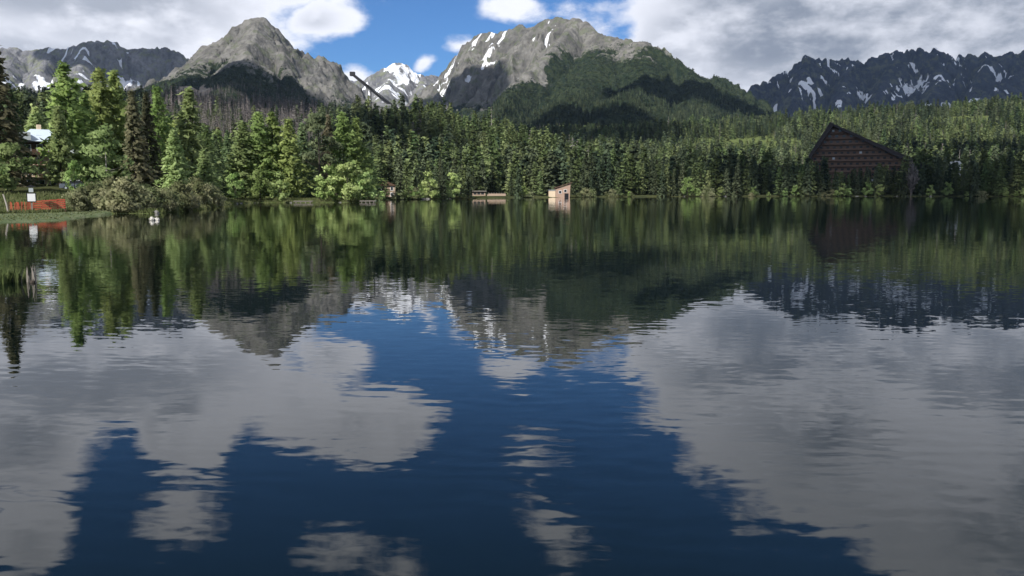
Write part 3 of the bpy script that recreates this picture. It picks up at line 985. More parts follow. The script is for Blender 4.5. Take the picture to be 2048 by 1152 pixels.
# the stand on the left bank: kind, pixel column, top row, distance, width factor, label
STAND = [
    ('spruce_tree', 'brown1', 6, 78, 140, 1.15, 'tallest dark brown-green spruce beside the pale-roofed house'),
    ('spruce_tree', 'spruce1', 30, 168, 150, 1.0, 'dark spruce squeezed between the tallest spruce and the pale-roofed house'),
    ('spruce_tree', 'brown2', -45, 150, 143, 1.1, 'broad dark spruce on the far side of the tallest lakeside spruce'),
    ('larch_tree', 'larch0', 140, 130, 152, 1.05, 'tall pointed green larch beside the pale-roofed house'),
    ('larch_tree', 'dull0', 124, 215, 146, 0.8, 'shorter green larch overlapping the wall of the pale-roofed house'),
    ('larch_tree', 'larch1', 178, 188, 158, 1.0, 'medium green larch between the two pointed tall larches'),
    ('larch_tree', 'larch2', 210, 138, 165, 0.85, 'slender tall larch behind the small birch'),
    ('larch_tree', 'larch0', 240, 146, 168, 0.9, 'tall bright larch next to the dark brown spruces'),
    ('spruce_tree', 'brown0', 272, 180, 156, 1.05, 'dark brownish spruce with drooping boughs above the willow thicket'),
    ('spruce_tree', 'brown1', 300, 186, 160, 0.95, 'second dark brownish spruce above the willow thicket, touching a larch'),
    ('larch_tree', 'larch1', 322, 176, 166, 0.8, 'narrow green larch rising just behind the brownish spruces'),
    ('larch_tree', 'dull1', 352, 262, 150, 1.0, 'low dull green larch in front of the grey dead forest'),
    ('larch_tree', 'dull2', 386, 180, 172, 0.95, 'slender dull larch standing tall against the grey dead forest'),
    ('larch_tree', 'dull0', 410, 300, 158, 1.1, 'short dull larch at the end of the willow thicket'),
    ('spruce_tree', 'spruce0', 434, 268, 205, 1.1, 'dark green spruce in the bay behind the willow thicket'),
    ('spruce_tree', 'spruce2', 460, 262, 215, 1.2, 'dark green spruce beside the rounded larch group'),
    ('larch_tree', 'dull1', 490, 246, 212, 1.2, 'dull larch at the near end of the wooded point'),
    ('larch_tree', 'larch2', 522, 226, 214, 1.05, 'bright broad larch on the wooded point'),
    ('larch_tree', 'larch0', 548, 228, 218, 1.1, 'bright larch leaning against the broad larch on the wooded point'),
    ('larch_tree', 'larch1', 580, 240, 216, 1.1, 'bright larch above the grey jetty on the wooded point'),
    ('spruce_tree', 'spruce1', 608, 246, 232, 1.2, 'dark spruce filling the gap beside the spreading pine'),
    ('pine_tree', 'pine', 640, 240, 208, 1.0, 'spreading dark pine with a bare black trunk on the wooded point'),
    ('spruce_tree', 'brown2', 660, 232, 240, 1.1, 'brown-tinged spruce behind the spreading pine'),
    ('larch_tree', 'larch2', 688, 226, 216, 1.0, 'yellow-green larch at the tip of the wooded point'),
    ('larch_tree', 'larch1', 714, 238, 218, 0.9, 'bright larch beside the yellow-green one at the tip of the point'),
    ('larch_tree', 'dull2', 736, 300, 226, 1.0, 'small dull larch trailing off the tip of the wooded point'),
]
for i, (nm, k, px, top, D, wd, lab) in enumerate(STAND):
    plant_px(nm, k, px, top, D, lab, 'tree', 'trees of the near lake bank', wd, i)
LEAFY = [('birch_tree', 'birch', 215, 268, 132, 1.15, 'small yellow-green birch with a thin pale stem above the willows'),
         ('leafy_tree', 'leafy0', 22, 298, 122, 1.25, 'rounded bright green leafy tree beside the leaning pale pole'),
         ('leafy_tree', 'leafy1', -30, 305, 120, 1.3, 'rounded bright green leafy tree at the root of the grassy tongue'),
         ('leafy_tree', 'leafy1', 655, 340, 203, 1.1, 'yellow-green leafy bush under the spreading pine'),
         ('leafy_tree', 'leafy2', 695, 334, 204, 1.25, 'large yellow-green leafy bush hanging over the water at the point'),
         ('leafy_tree', 'leafy0', 730, 352, 207, 1.0, 'small green leafy bush at the outermost tip of the point'),
         ('leafy_tree', 'leafy2', 520, 345, 201, 1.0, 'green leafy bush at the foot of the broad larch'),
         ('leafy_tree', 'leafy1', 560, 352, 203, 1.0, 'green leafy bush beside the grey jetty'),
         ('leafy_tree', 'leafy0', 470, 352, 192, 0.9, 'green leafy bush in the bay behind the willow thicket'),
         ('leafy_tree', 'leafy0', 150, 330, 128, 0.8, 'low leafy bush in front of the tan lodge')]
for i, (nm, k, px, top, D, wd, lab) in enumerate(LEAFY):
    plant_px(nm, k, px, top, D, lab, 'bush' if 'bush' in lab else 'tree', None, wd, i)
rg = random.Random(4)
for i in range(30):
    px = 150 + 285 * (i + rg.random()) / 30
    a = math.atan(px_u(px))
    rr_ = float(shore_r(np.array(a))) + (0.6 + 9 * rg.random() if px > 222 else 24 + 8 * rg.random())
    plant('willow_shrub', 'willow%d' % (i % 3), math.sin(a) * rr_, math.cos(a) * rr_, rg.uniform(1.1, 2.2),
          '%s grey-olive willow shrub %s' % (('tall', 'low', 'spreading')[i % 3], 'between the grassy tongue and the birch' if px < 215 else
          'below the birch' if px < 260 else 'below the dark brownish spruces' if px < 310 else 'at the water below the low dull larch' if px < 370 else
          'at the bay end of the thicket'), 'shrub', 'willow thicket on the near bank', 1.0, None, i)
# trees that fill the stand behind its front row
for i in range(26):
    px = rg.uniform(330, 760) if i > 8 else rg.uniform(-60, 330)
    D = rg.uniform(225, 300) if px > 430 else rg.uniform(178, 240)
    x = px_u(px) * D
    if -80 < px < 200 and D < 195:
        continue
    if i % 5 < 2:
        plant('spruce_tree', rg.choice(['spruce0', 'spruce1', 'spruce2', 'brown0']), x, D, rg.uniform(13, 19),
              'dark spruce in the shaded back rows of the %s' % ('wooded point' if px > 430 else 'near bank stand'), 'tree', 'back rows of the near stand', 1.1, None, i)
    else:
        plant('larch_tree', rg.choice(['dull0', 'dull1', 'larch2']), x, D, rg.uniform(12, 18),
              'green larch in the back rows of the %s' % ('wooded point' if px > 430 else 'near bank stand'), 'tree', 'back rows of the near stand', 1.2, None, i)

HOTEL_D = 520.0
# the fringe of the far shore
fringe = []
tries = 0
while len(fringe) < 232 and tries < 9000:
    tries += 1
    px = rg.uniform(755, 2120) if len(fringe) < 180 else rg.uniform(1590, 1840)
    a = math.atan(px_u(px))
    rr_ = float(shore_r(np.array(a)))
    back = 2 + 46 * rg.random() ** 1.3
    r_ = rr_ + back
    x, y = math.sin(a) * r_, math.cos(a) * r_
    if any((x - q[0]) ** 2 + (y - q[1]) ** 2 < 3.4 ** 2 for q in fringe):
        continue
    if 1094 < px < 1140 and back < 40:
        continue
    if (938 < px < 1022) and back < 26:
        continue
    if (752 < px < 800) and 6 < back < 24:
        continue
    hmax = 1.0
    if 1652 < px < 1730:
        hmax = 0.68
    elif 1730 <= px < 1800:
        hmax = 0.85
    if 1890 < px < 1935:
        hmax = 0.75
    fringe.append((x, y, back, px, hmax))
def stretch_of_shore(px):
    for lim, words in ((800, 'beside the tan chalet'), (938, 'between the tan chalet and the pale pavilion'),
                       (1022, 'behind the pale pavilion'), (1092, 'between the pale pavilion and the salmon boathouse'),
                       (1143, 'behind the salmon boathouse'), (1300, 'on the hotel side of the salmon boathouse'),
                       (1600, 'along the shore towards the gabled hotel'), (1830, 'before the gabled hotel'),
                       (1935, 'around the white villa')):
        if px < lim:
            return words
    return 'along the shore past the white villa'


for i, (x, y, back, px, hmax) in enumerate(fringe):
    h = rg.uniform(13, 22) * hmax * (0.8 + 0.2 * min(1, back / 15)) * (0.72 if px < 1150 else 1.0)
    size = 'tall' if h > 16.5 else ('short' if h < 12 else 'middling')
    row = 'at the water edge' if back < 12 else ('in the back rows' if back > 30 else 'in the middle rows')
    where = stretch_of_shore(px)
    if rg.random() < 0.62:
        plant('spruce_tree', 'slim%d' % rg.randrange(3), x, y, h, '%s slim dark spruce %s, %s' % (size, row, where), 'tree',
              'spruces of the far shore', rg.uniform(0.9, 1.25), None, i)
    else:
        plant('larch_tree', 'slimlarch%d' % rg.randrange(3), x, y, h, '%s dull green larch %s, %s' % (size, row, where), 'tree',
              'larches of the far shore', rg.uniform(0.9, 1.3), None, i)
for i, (px, h, lab) in enumerate([(1590, 5, 'pale green bush in a gap of the far fringe, on the water side'),
                                  (1684, 6, 'light green bush at the foot of the gabled hotel'),
                                  (1735, 6.5, 'broad bright bush by the water below the gabled hotel'),
                                  (1760, 5.5, 'bright bush beside a white kiosk below the gabled hotel'),
                                  (1860, 5, 'yellowish bush beside the bare pale tree'), (1895, 6.5, 'bright bush below the white villa'),
                                  (905, 8, 'light green bush beside the pale lakeside wall'), (860, 8, 'pale green bush at the water below the mid hill'),
                                  (1375, 8.5, 'yellow-green bush low in the dark far fringe')]):
    a = math.atan(px_u(px))
    rr_ = float(shore_r(np.array(a))) + 1.5
    plant('leafy_bush', 'leafy%d' % (i % 3), math.sin(a) * rr_, math.cos(a) * rr_, h, lab, 'bush')
for i in range(44):
    px = rg.uniform(760, 2060)
    if 1088 < px < 1145 or 935 < px < 1025:
        continue
    a = math.atan(px_u(px))
    rr_ = float(shore_r(np.array(a))) + rg.uniform(-0.3, 1.2)
    sm = rg.random() < 0.5
    plant('shore_shrub', ('willow%d' if sm else 'leafy%d') % (i % 3), math.sin(a) * rr_, math.cos(a) * rr_, rg.uniform(1.2, 2.6) if sm else rg.uniform(2.0, 4.5),
          '%s shrub overhanging the water %s' % ('grey-olive' if sm else 'leafy green', stretch_of_shore(px)), 'shrub', 'shrubs along the far waterline', 1.2, None, i)
a = math.atan(px_u(1822))
rr_ = float(shore_r(np.array(a))) + 2
plant('bare_tree', 'bare', math.sin(a) * rr_, math.cos(a) * rr_, 15, 'bare pale grey tree by the water beside the gabled hotel', 'tree', widen=0.8)

# ------------------------------------------------------------------ forests too dense to count
def forest(name, label, pts, H, kinds, seed, wide=(0.9, 1.25)):
    g = np.random.default_rng(seed)
    n = len(pts)
    me = bpy.data.meshes.new(name)
    me.vertices.add(n)
    me.vertices.foreach_set('co', np.asarray(pts, np.float32).ravel())
    attr(me, 'tall', H)
    attr(me, 'wide', H * g.uniform(wide[0], wide[1], n))
    attr(me, 'turn', g.random(n) * 6.28)
    ka = me.attributes.new('kind', 'INT', 'POINT')
    ka.data.foreach_set('value', kinds.astype(np.int32))
    me.update()
    o = tag(obj(name, me), label, kind='stuff')
    ng = bpy.data.node_groups.new(name, 'GeometryNodeTree')
    ng.interface.new_socket('Geometry', in_out='INPUT', socket_type='NodeSocketGeometry')
    ng.interface.new_socket('Geometry', in_out='OUTPUT', socket_type='NodeSocketGeometry')
    N = NT(ng)
    gi, go = N.n('NodeGroupInput'), N.n('NodeGroupOutput')

    def na(nm, ty='FLOAT'):
        return N.n('GeometryNodeInputNamedAttribute', data_type=ty, ins={'Name': nm}).outputs[0]
    ci = N.n('GeometryNodeCollectionInfo', ins={'Collection': SEEDS, 'Separate Children': True, 'Reset Children': True})
    ip = N.n('GeometryNodeInstanceOnPoints', ins={'Pick Instance': True})
    N.link(gi.outputs[0], ip.inputs['Points'])
    N.link(ci.outputs[0], ip.inputs['Instance'])
    N.link(na('kind', 'INT'), ip.inputs['Instance Index'])
    cx = N.n('ShaderNodeCombineXYZ')
    N.link(na('turn'), cx.inputs[2])
    N.link(cx.outputs[0], ip.inputs['Rotation'])
    sx = N.n('ShaderNodeCombineXYZ')
    for i_, nm in ((0, 'wide'), (1, 'wide'), (2, 'tall')):
        N.link(na(nm), sx.inputs[i_])
    N.link(sx.outputs[0], ip.inputs['Scale'])
    N.link(ip.outputs[0], go.inputs[0])
    md = o.modifiers.new('scatter', 'NODES')
    md.node_group = ng
    return o


SEEDS = bpy.data.collections.new('tree_seeds')
_seed_objs = []


def seed_tree(name, crown, mat, trunk_r, bark, H):
    v, f = crown
    me = crown_mesh(name, v / H, f, mat)
    o = bpy.data.objects.new(name, me)
    SEEDS.objects.link(o)


for i in range(4):
    seed_tree('a_spruce%d' % i, conifer_crown(18, 2.3, 16, 6, 3, 300 + i, 0.45, 0.85, 0.03, 0.8, 0.25), M['forest'], 0.2, M['bark'], 18)
for i in range(3):
    seed_tree('b_larch%d' % i, conifer_crown(18, 2.7, 15, 6, 3, 310 + i, 0.15, 0.85, 0.05, 0.7, 0.35, 0.5, 0.1), M['forest_light'], 0.18, M['bark'], 18)
def snag(seed):
    g_ = np.random.default_rng(seed)
    v, f = conifer_crown(18, 1.1, 12, 4, 2, seed, 0.2, 0.42, 0.15, 0.6, 0.4)
    stem = [np.array([[-0.2, 0, -0.8], [0.2, 0, -0.8], [0.05, 0, 17.5], [-0.05, 0, 17.5]]), np.array([[0, -0.2, -0.8], [0, 0.2, -0.8], [0, 0.05, 17.5], [0, -0.05, 17.5]])]
    n = len(v)
    return np.concatenate([v] + stem), np.concatenate([f, [[n, n + 1, n + 2, n + 3], [n + 4, n + 5, n + 6, n + 7]]])


for i in range(3):
    seed_tree('c_dead%d' % i, snag(320 + i), M['dead'], 0.22, M['grey_wood'], 18)
for i in range(2):
    seed_tree('d_scrub%d' % i, clump_crown(6, 3.2, 0.0, 9, 7, 330 + i, 1.0, 0.7), M['scrub'], 0.1, M['bark'], 6)

g = np.random.default_rng(8)


def scatter(n, d0, d1, pw=1.0):
    u = g.uniform(px_u(-260), px_u(2310), n)
    D = d0 + (d1 - d0) * g.random(n) ** pw
    return u * D, D


X, Y = scatter(86000, 215, 2700, 0.72)
e = np.hypot(X, Y) - shore_r(np.arctan2(X, Y))
u = X / Y
keep = (e > np.where(u > px_u(750), 40, 52)) & (fbm(X / 24, Y / 24, 2, 91) > -0.62)
for (px, D, sx, sy) in CLEAR + BARE:
    keep &= bump2(X, Y, px_u(px) * D, D, sx, sy) < 0.42 + 0.3 * g.random(len(X))
hx = px_u(1715) * HOTEL_D
keep &= ~((np.abs(X - hx) < 42) & (Y > HOTEL_D - 26) & (Y < HOTEL_D + 34))
keep &= ~((np.abs(X - px_u(755) * 1000) < 36) & (np.abs(Y - 1000) < 14))
keep &= ~((np.abs(X - px_u(1907) * 560) < 9) & (np.abs(Y - 560) < 14))
X, Y, u, e = X[keep], Y[keep], u[keep], e[keep]
Z = ground_z(X, Y)
mix = fbm(X / 170, Y / 170, 3, 61)
stand_h = fbm(X / 55, Y / 55, 3, 67)
H = (14.5 + 4.2 * g.standard_normal(len(X))) * (1 - 0.25 * sstep(1400, 2700, Y)) * (1 + 0.15 * mix + 0.38 * stand_h)
H = np.where(g.random(len(X)) < 0.06, H * 1.35, H)
H = H * (1 - 0.42 * sstep(px_u(300), px_u(360), u) * sstep(px_u(730), px_u(660), u) * sstep(800, 650, Y))      # young growth below the dead forest
H = np.clip(H, 4, 27)
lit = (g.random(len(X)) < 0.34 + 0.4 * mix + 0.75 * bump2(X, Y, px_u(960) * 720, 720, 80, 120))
deadzone = sstep(px_u(250), px_u(345), u) * sstep(px_u(690), px_u(620), u) * sstep(520, 760, Y)
deadzone = np.maximum(deadzone, 0.35 * sstep(px_u(1020), px_u(1120), u) * sstep(px_u(1400), px_u(1300), u) * sstep(1500, 1800, Y))
isdead = g.random(len(X)) < np.maximum(deadzone * 0.93, 0.035)
thin = isdead & (g.random(len(X)) < 0.1)
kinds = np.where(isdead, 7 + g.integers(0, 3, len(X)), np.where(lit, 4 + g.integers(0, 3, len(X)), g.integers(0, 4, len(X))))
ok = ~thin
P = np.stack([X, Y, Z], -1)
alive = ok & ~isdead
# the few snags among the living trees stay in the dead wood object
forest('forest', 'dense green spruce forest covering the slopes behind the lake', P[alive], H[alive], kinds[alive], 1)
dd = ok & isdead
forest('dead_forest', 'grey-brown dead forest of bare stems below the domed peak, with scattered snags', P[dd], H[dd] * 1.05, kinds[dd], 2)

# ------------------------------------------------------------------ dwarf pine on the mountain sides
def scrub(i, n, name, label, dmax, seed):
    U, Dv, Zs, vg, sn_ = SURF[i]
    g_ = np.random.default_rng(seed)
    fu, fd = g_.random(n) * (len(U) - 3) + 1, g_.random(n) ** 0.8 * (np.searchsorted(Dv, dmax) - 3) + 1
    iu, idd = fu.astype(int), fd.astype(int)
    au, ad = fu - iu, fd - idd

    def smp(A):
        return (A[idd, iu] * (1 - au) + A[idd, iu + 1] * au) * (1 - ad) + (A[idd + 1, iu] * (1 - au) + A[idd + 1, iu + 1] * au) * ad
    D = Dv[0] + (Dv[1] - Dv[0]) * fd
    x = (U[0] + (U[1] - U[0]) * fu) * D
    z, v_ = smp(Zs), smp(vg)
    h = np.clip(z - 330, 0, 400) / 400
    ok_ = (v_ + g_.normal(0, 0.15, n) > 0.5) & (z > ground_z(x, D) - 2)
    x, D, z, h = x[ok_], D[ok_], z[ok_], h[ok_]
    tall = g_.uniform(3.0, 6.5, len(x)) * (1 - 0.45 * h)
    tree = g_.random(len(x)) < sstep(330, 200, z) * 0.9
    H_ = np.where(tree, g_.uniform(9, 17, len(x)), tall)
    kd = np.where(tree, (7 + g_.integers(0, 3, len(x))) if i == 0 else g_.integers(0, 4, len(x)), 10 + g_.integers(0, 2, len(x)))
    forest(name, label, np.stack([x, D, z], -1), H_, kd, seed, (0.9, 1.6))


scrub(0, 14000, 'dwarf_pine_scrub', 'dark dwarf pine scrub on the skirts of the domed peak', 3100, 201)
scrub(1, 42000, 'dwarf_pine_scrub', 'dark dwarf pine scrub and forest on the broad green shoulder', 3900, 202)

# ------------------------------------------------------------------ grass and reeds of the near bank
def grass_tufts():
    gg = np.random.default_rng(31)
    n = 26000
    px = gg.uniform(-120, 760, n)
    a = np.arctan(np.array([px_u(p) for p in px]))
    sr = shore_r(a)
    e_ = np.where(px < 225, 27 + 30 * gg.random(n) ** 1.4, 0.2 + 30 * gg.random(n) ** 1.6)
    rr2 = sr + e_
    x, y = np.sin(a) * rr2, np.cos(a) * rr2
    z = ground_z(x, y)
    tg = (px < 225) & (gg.random(n) < 0.15)
    rr3 = sr + 0.3 + 27 * gg.random(n)
    x, y = np.where(tg, np.sin(a) * rr3, x), np.where(tg, np.cos(a) * rr3, y)
    z = ground_z(x, y)
    h = np.where(tg, gg.uniform(0.04, 0.16, n), gg.uniform(0.18, 0.55, n))
    an = gg.random(n) * 6.28
    w = gg.uniform(0.05, 0.14, n)
    dx, dy = np.cos(an) * w, np.sin(an) * w
    tip = np.stack([x + gg.normal(0, 0.12, n), y + gg.normal(0, 0.12, n), z + h], -1)
    v = np.stack([np.stack([x - dx, y - dy, z - 0.05], -1), np.stack([x + dx, y + dy, z - 0.05], -1), tip], 1).reshape(-1, 3)
    return tag(obj('bank_grass', new_mesh('bank_grass', v, np.arange(3 * n).reshape(n, 3), M['grass'])),
               'rough green grass and reeds covering the near bank', 'grass', kind='stuff')


grass_tufts()

# ------------------------------------------------------------------ buildings and small things
def at(px, D, dz=0.0):
    x = px_u(px) * D
    return (x, D, float(ground_z(x, D)) + dz)


def face_cam(px):
    return -math.atan(px_u(px))


def windows(parent, spots, w, h, y, frame, n0='window'):
    for (x, z) in spots:
        o = MB().box((x, y - 0.04, z), (w + 0.3, 0.08, h + 0.3)).build(n0, frame, parent)
        MB().box((x, y - 0.10, z), (w, 0.05, h)).build('pane', M['glass'], o)


# guest house with the pale blue metal roof
hp = at(80, 163, -0.6)
hs = thing('guest_house', 'tall guest house with pale blue metal roof and brown balconies among trees', 'house', hp, face_cam(80) + 0.12)
hs.scale = (0.8, 0.8, 0.76)
MB().box((0, 0, 4.0), (7.4, 8.0, 8.0)).build('wall', M['cream'], hs)
MB().box((0, 0, 9.9), (7.6, 8.2, 3.6)).build('upper_wall', M['brown_wood'], hs)
rf = MB().poly([(-4.6, -5.0, 11.5), (4.6, -5.0, 11.5), (4.6, 5.0, 11.5), (-4.6, 5.0, 11.5), (-1.2, -0.6, 14.9), (2.6, -0.6, 14.9), (2.6, 1.4, 14.9), (-1.2, 1.4, 14.9)],
               [(3, 2, 1, 0), (0, 1, 5, 4), (1, 2, 6, 5), (2, 3, 7, 6), (3, 0, 4, 7), (4, 5, 6, 7)]).build('roof', M['metal_roof'], hs)
MB().box((-3.0, -4.0, 12.9), (2.4, 2.2, 1.9)).build('dormer', M['sign_grey'], rf)
MB().box((0.6, 0.4, 15.4), (0.9, 0.9, 1.4)).build('chimney', M['cream'], rf)
MB().box((0, 0, 11.62), (9.4, 10.2, 0.22)).build('eaves', M['dark'], hs)
for z in (3.0, 5.9, 8.6):
    bl = MB().box((0, -4.7, z), (7.8, 1.3, 0.22)).build('balcony', M['brown_wood'], hs)
    MB().box((0, -5.3, z + 0.95), (7.8, 0.1, 0.12)).build('handrail', M['brown_wood'], bl)
    for k in range(7):
        MB().box((-3.6 + k * 1.2, -5.3, z + 0.5), (0.5, 0.06, 0.8)).build('baluster', M['brown_wood'], bl)
windows(hs, [(x, z) for x in (-2.4, 0, 2.4) for z in (1.6, 4.5, 7.3)], 1.0, 1.4, -4.0, M['white'])
windows(hs, [(x, 10.2) for x in (-2.4, 0, 2.4)], 1.0, 1.3, -4.1, M['white'])

lp = at(168, 176, -0.3)
lg = thing('lodge', 'low tan lodge with grey roof half hidden behind the larches', 'house', lp, face_cam(168) - 0.1)
lg.scale = (0.85, 0.85, 0.8)
MB().box((0, 0, 3.2), (9.5, 6.5, 6.4)).build('wall', M['tan'], lg)
r2 = MB().prism([(-5.4, 6.3), (5.4, 6.3), (0.9, 10.6), (-0.9, 10.6)], -4.2, 4.2).build('roof', M['sign_grey'], lg)
MB().box((2.0, 0, 10.6), (0.7, 0.7, 1.6)).build('chimney', M['cream'], r2)
for x in (-4.2, -2.1, 0, 2.1, 4.2):
    MB().box((x, -3.9, 1.7), (0.3, 0.3, 3.4)).build('pillar', M['cream'], lg)
windows(lg, [(x, z) for x in (-3.1, -1.0, 1.1, 3.2) for z in (1.6, 4.9)], 1.0, 1.3, -3.25, M['white'])

# parked car by the lodge
cp = at(150, 136, 0.0)
cr = thing('parked_car', 'pale-roofed dark car parked on the bank before the tan lodge', 'car', cp, face_cam(150) + 0.1)
MB().prism([(-2.1, .35), (2.1, .35), (2.15, .8), (1.9, 1.0), (-2.0, 1.02), (-2.15, .7)], -.85, .85).build('body', M['car_grey'], cr)
MB().prism([(-1.7, 1.0), (1.3, 1.0), (.7, 1.5), (-1.3, 1.52)], -.75, .75).build('cabin', M['glass'], cr)
MB().box((-.3, 0, 1.54), (2.0, 1.42, .07)).build('roof_panel', M['white'], cr)
for x in (-1.35, 1.35):
    for y in (-.82, .82):
        w = MB().tube([(x, y - .1, .33), (x, y + .1, .33)], [.33, .33], 14).build('wheel', M['dark'], cr)
        MB().tube([(x, y - .12, .33), (x, y + .12, .33)], [.18, .18], 10).build('rim', M['sign_grey'], w)

# low orange-red fence on the tongue
FD = 101.0
fx0 = px_u(72) * FD
fence = thing('board_fence', 'low orange-red board fence with dark posts on the grassy tongue', 'fence', (fx0, FD, float(ground_z(fx0, FD))), face_cam(72) + 0.1)
gf = random.Random(12)
for k in range(5):
    x = -0.3 + k * 0.82
    MB().box((x, 0.09, 0.55), (0.12, 0.12, 1.5 + 0.1 * gf.random())).build('post', M['brown_wood'], fence)
    if k < 4:
        for r_ in range(5):
            z = 0.34 + 0.06 * k + r_ * 0.235
            o = MB().box((0, 0, 0), (0.86, 0.05, 0.165)).build('board', M['red'] if gf.random() < 0.6 else M['orange'], fence)
            o.location = (x + 0.42, gf.uniform(-.02, .02), z)
            o.rotation_euler = (gf.uniform(-.06, .06), gf.uniform(-.05, .03), 0)
for k in range(13):
    x = -2.75 + k * 0.19
    o = MB().box((0, 0, 0.55), (0.115, 0.04, 1.12 + 0.25 * gf.random())).build('picket', M['orange'] if gf.random() < 0.65 else M['red'], fence)
    o.location = (x, -0.25 + 0.02 * k, 0.05)
    o.rotation_euler = (gf.uniform(-.1, .1), gf.uniform(-.14, .14), gf.uniform(-.2, .2))
for z in (0.35, 0.85):
    MB().beam((-2.9, -0.19, z), (-0.3, 0.04, z), 0.05, 0.1).build('rail', M['brown_wood'], fence)
for x in (-2.9, -1.6):
    MB().box((x, -0.06, 0.5), (0.12, 0.12, 1.4)).build('post', M['brown_wood'], fence)

# notice board with two white plates
sp = at(62, 99.5)
sg = thing('notice_sign', 'white notice board with a smaller plate above it on a pale post', 'sign', sp, face_cam(62))
MB().box((0, 0, 1.0), (0.16, 0.12, 3.0)).build('post', M['grey_wood'], sg)
MB().box((0, -0.10, 1.75), (0.98, 0.05, 1.06)).build('frame', M['steel'], sg)
MB().box((0, -0.15, 1.75), (0.80, 0.04, 0.88)).build('notice_plate', M['white'], sg)
MB().box((0, -0.12, 2.62), (0.46, 0.05, 0.5)).build('upper_plate', M['sign_grey'], sg)
MB().prism([(-.62, 2.92), (.62, 2.92), (0, 3.22)], -.22, .12).build('cap', M['steel'], sg)

pp = at(12, 96)
pl = MB().tube([(0.15, 0, -0.3), (-0.05, 0, 1.0), (-0.35, 0, 2.15)], [0.09, 0.085, 0.07], 8).build('leaning_pole', M['pale_bark'], None, pp)
tag(pl, 'pale leaning pole stuck in the grassy tongue by the orange-red fence', 'pole')

# pale boulders in the shallows
def boulder(loc, s, seed, label, mat='rock_pale'):
    nt, npz = 14, 9
    th = np.linspace(0, 2 * math.pi, nt, endpoint=False)[None, :]
    ph = np.linspace(0.05, math.pi - 0.05, npz)[:, None]
    x, y, z = np.sin(ph) * np.cos(th), np.sin(ph) * np.sin(th), np.cos(ph) + 0 * th
    n = 1 + 0.35 * fbm(x * 1.6 + seed, y * 1.6 + z * 1.3, 3, seed)
    v = np.stack([x * n * s[0], y * n * s[1], z * n * s[2]], -1).reshape(-1, 3)
    o = obj('boulder', new_mesh('boulder', v, grid_faces(npz, nt, True)[:, ::-1], M[mat]), None, loc)
    return tag(o, label, 'rock', None if 'shallows' in label else 'boulders along the shore')


boulder((px_u(301) * 77, 77, 0.12), (0.2, 0.2, 0.22), 2, 'upright pale boulder in the shallows before the willow thicket')
boulder((px_u(311) * 77.4, 77.4, 0.05), (0.25, 0.22, 0.2), 5, 'low pale boulder beside the upright one in the shallows')


gb = random.Random(77)
for i in range(20):
    px = gb.uniform(740, 2060) if i < 12 else gb.uniform(225, 740)
    a_ = math.atan(px_u(px))
    r_ = float(shore_r(np.array(a_))) + gb.uniform(-0.5, 1.0)
    k_ = gb.uniform(0.4, 1.0) if i < 12 else gb.uniform(0.2, 0.5)
    boulder((math.sin(a_) * r_, math.cos(a_) * r_, 0.05 * k_), (k_ * gb.uniform(.8, 1.5), k_ * .8, k_ * gb.uniform(.45, .8)), 10 + i,
            ('%s shore boulder at the water %s' % ('big' if k_ > 0.7 else 'small', stretch_of_shore(px))) if i < 12 else
            'small bank boulder at the water %s' % ('of the wooded point' if px > 440 else 'under the willow thicket'), 'rock_grey')


def reed_clump(px, D, n, H, spread, mat, label, name):
    g_ = np.random.default_rng(int(px) + 99)
    o = thing(name, label, 'reeds', (px_u(px) * D, D, 0))
    b_ = g_.normal(0, spread, (n, 2))
    tip = b_ + g_.normal(0, 0.16 * H, (n, 2))
    h = H * g_.uniform(0.55, 1.1, n)
    an = g_.random(n) * 6.28
    w = g_.uniform(0.012, 0.03, n)
    d = np.stack([np.cos(an) * w, np.sin(an) * w], -1)
    z0 = np.full((n, 1), -0.25)
    mid = (b_ * 0.55 + tip * 0.45)
    v = np.stack([np.hstack([b_ - d, z0]), np.hstack([b_ + d, z0]), np.hstack([mid + d * .8, h[:, None] * .6]), np.hstack([mid - d * .8, h[:, None] * .6]),
                  np.hstack([tip, h[:, None]])], 1).reshape(-1, 3)
    q = np.arange(n)[:, None] * 5
    f_ = [tuple(int(k) for k in r) for r in np.hstack([q, q + 1, q + 2, q + 3])] + [tuple(int(k) for k in r) for r in np.hstack([q + 3, q + 2, q + 4])]
    obj('blades', new_mesh('blades', v, f_, mat), o)
    MB().tube([(0, 0, -0.3), (0.02, 0, 0.05), (0.0, 0, 0.07)], [spread * 0.9, spread * 0.7, spread * 0.2], 11).build('root_mound', M['bark'], o)


reed_clump(6, 24.5, 260, 0.40, 0.15, M['grass'], 'yellow-green sedge tussock standing in the near shallows', 'sedge_tussock')
reed_clump(-30, 24.0, 260, 0.40, 0.16, M['grass'], 'larger sedge tussock beside the yellow-green one in the shallows', 'sedge_tussock')
reed_clump(52, 24.3, 9, 0.5, 0.12, M['grey_wood'], 'few dry pale reed stalks in the near shallows', 'reed_stalks')


def jetty(px0, px1, D, z, label):
    x0, x1 = px_u(px0) * D, px_u(px1) * D
    o = thing('jetty', label, 'jetty', (x0, D, 0))
    n = max(4, int((x1 - x0) / 0.5))
    L = x1 - x0
    for k in range(n):
        MB().box((L * (k + .5) / n, 0, z), (L / n - 0.06, 1.6, 0.09)).build('plank', M['plank'], o)
    for k in range(4):
        MB().tube([(L * (k + .5) / 4, -.6, -1.2), (L * (k + .5) / 4, -.6, z - .05)], [.1, .1], 7).build('pile', M['grey_wood'], o)
    MB().box((L / 2, -.6, z - .13), (L, .12, .16)).build('stringer', M['grey_wood'], o)


jetty(588, 626, 197, 0.42, 'grey plank jetty under the bright larches of the wooded point')
jetty(720, 752, 203, 0.42, 'grey plank jetty at the tip of the wooded point')

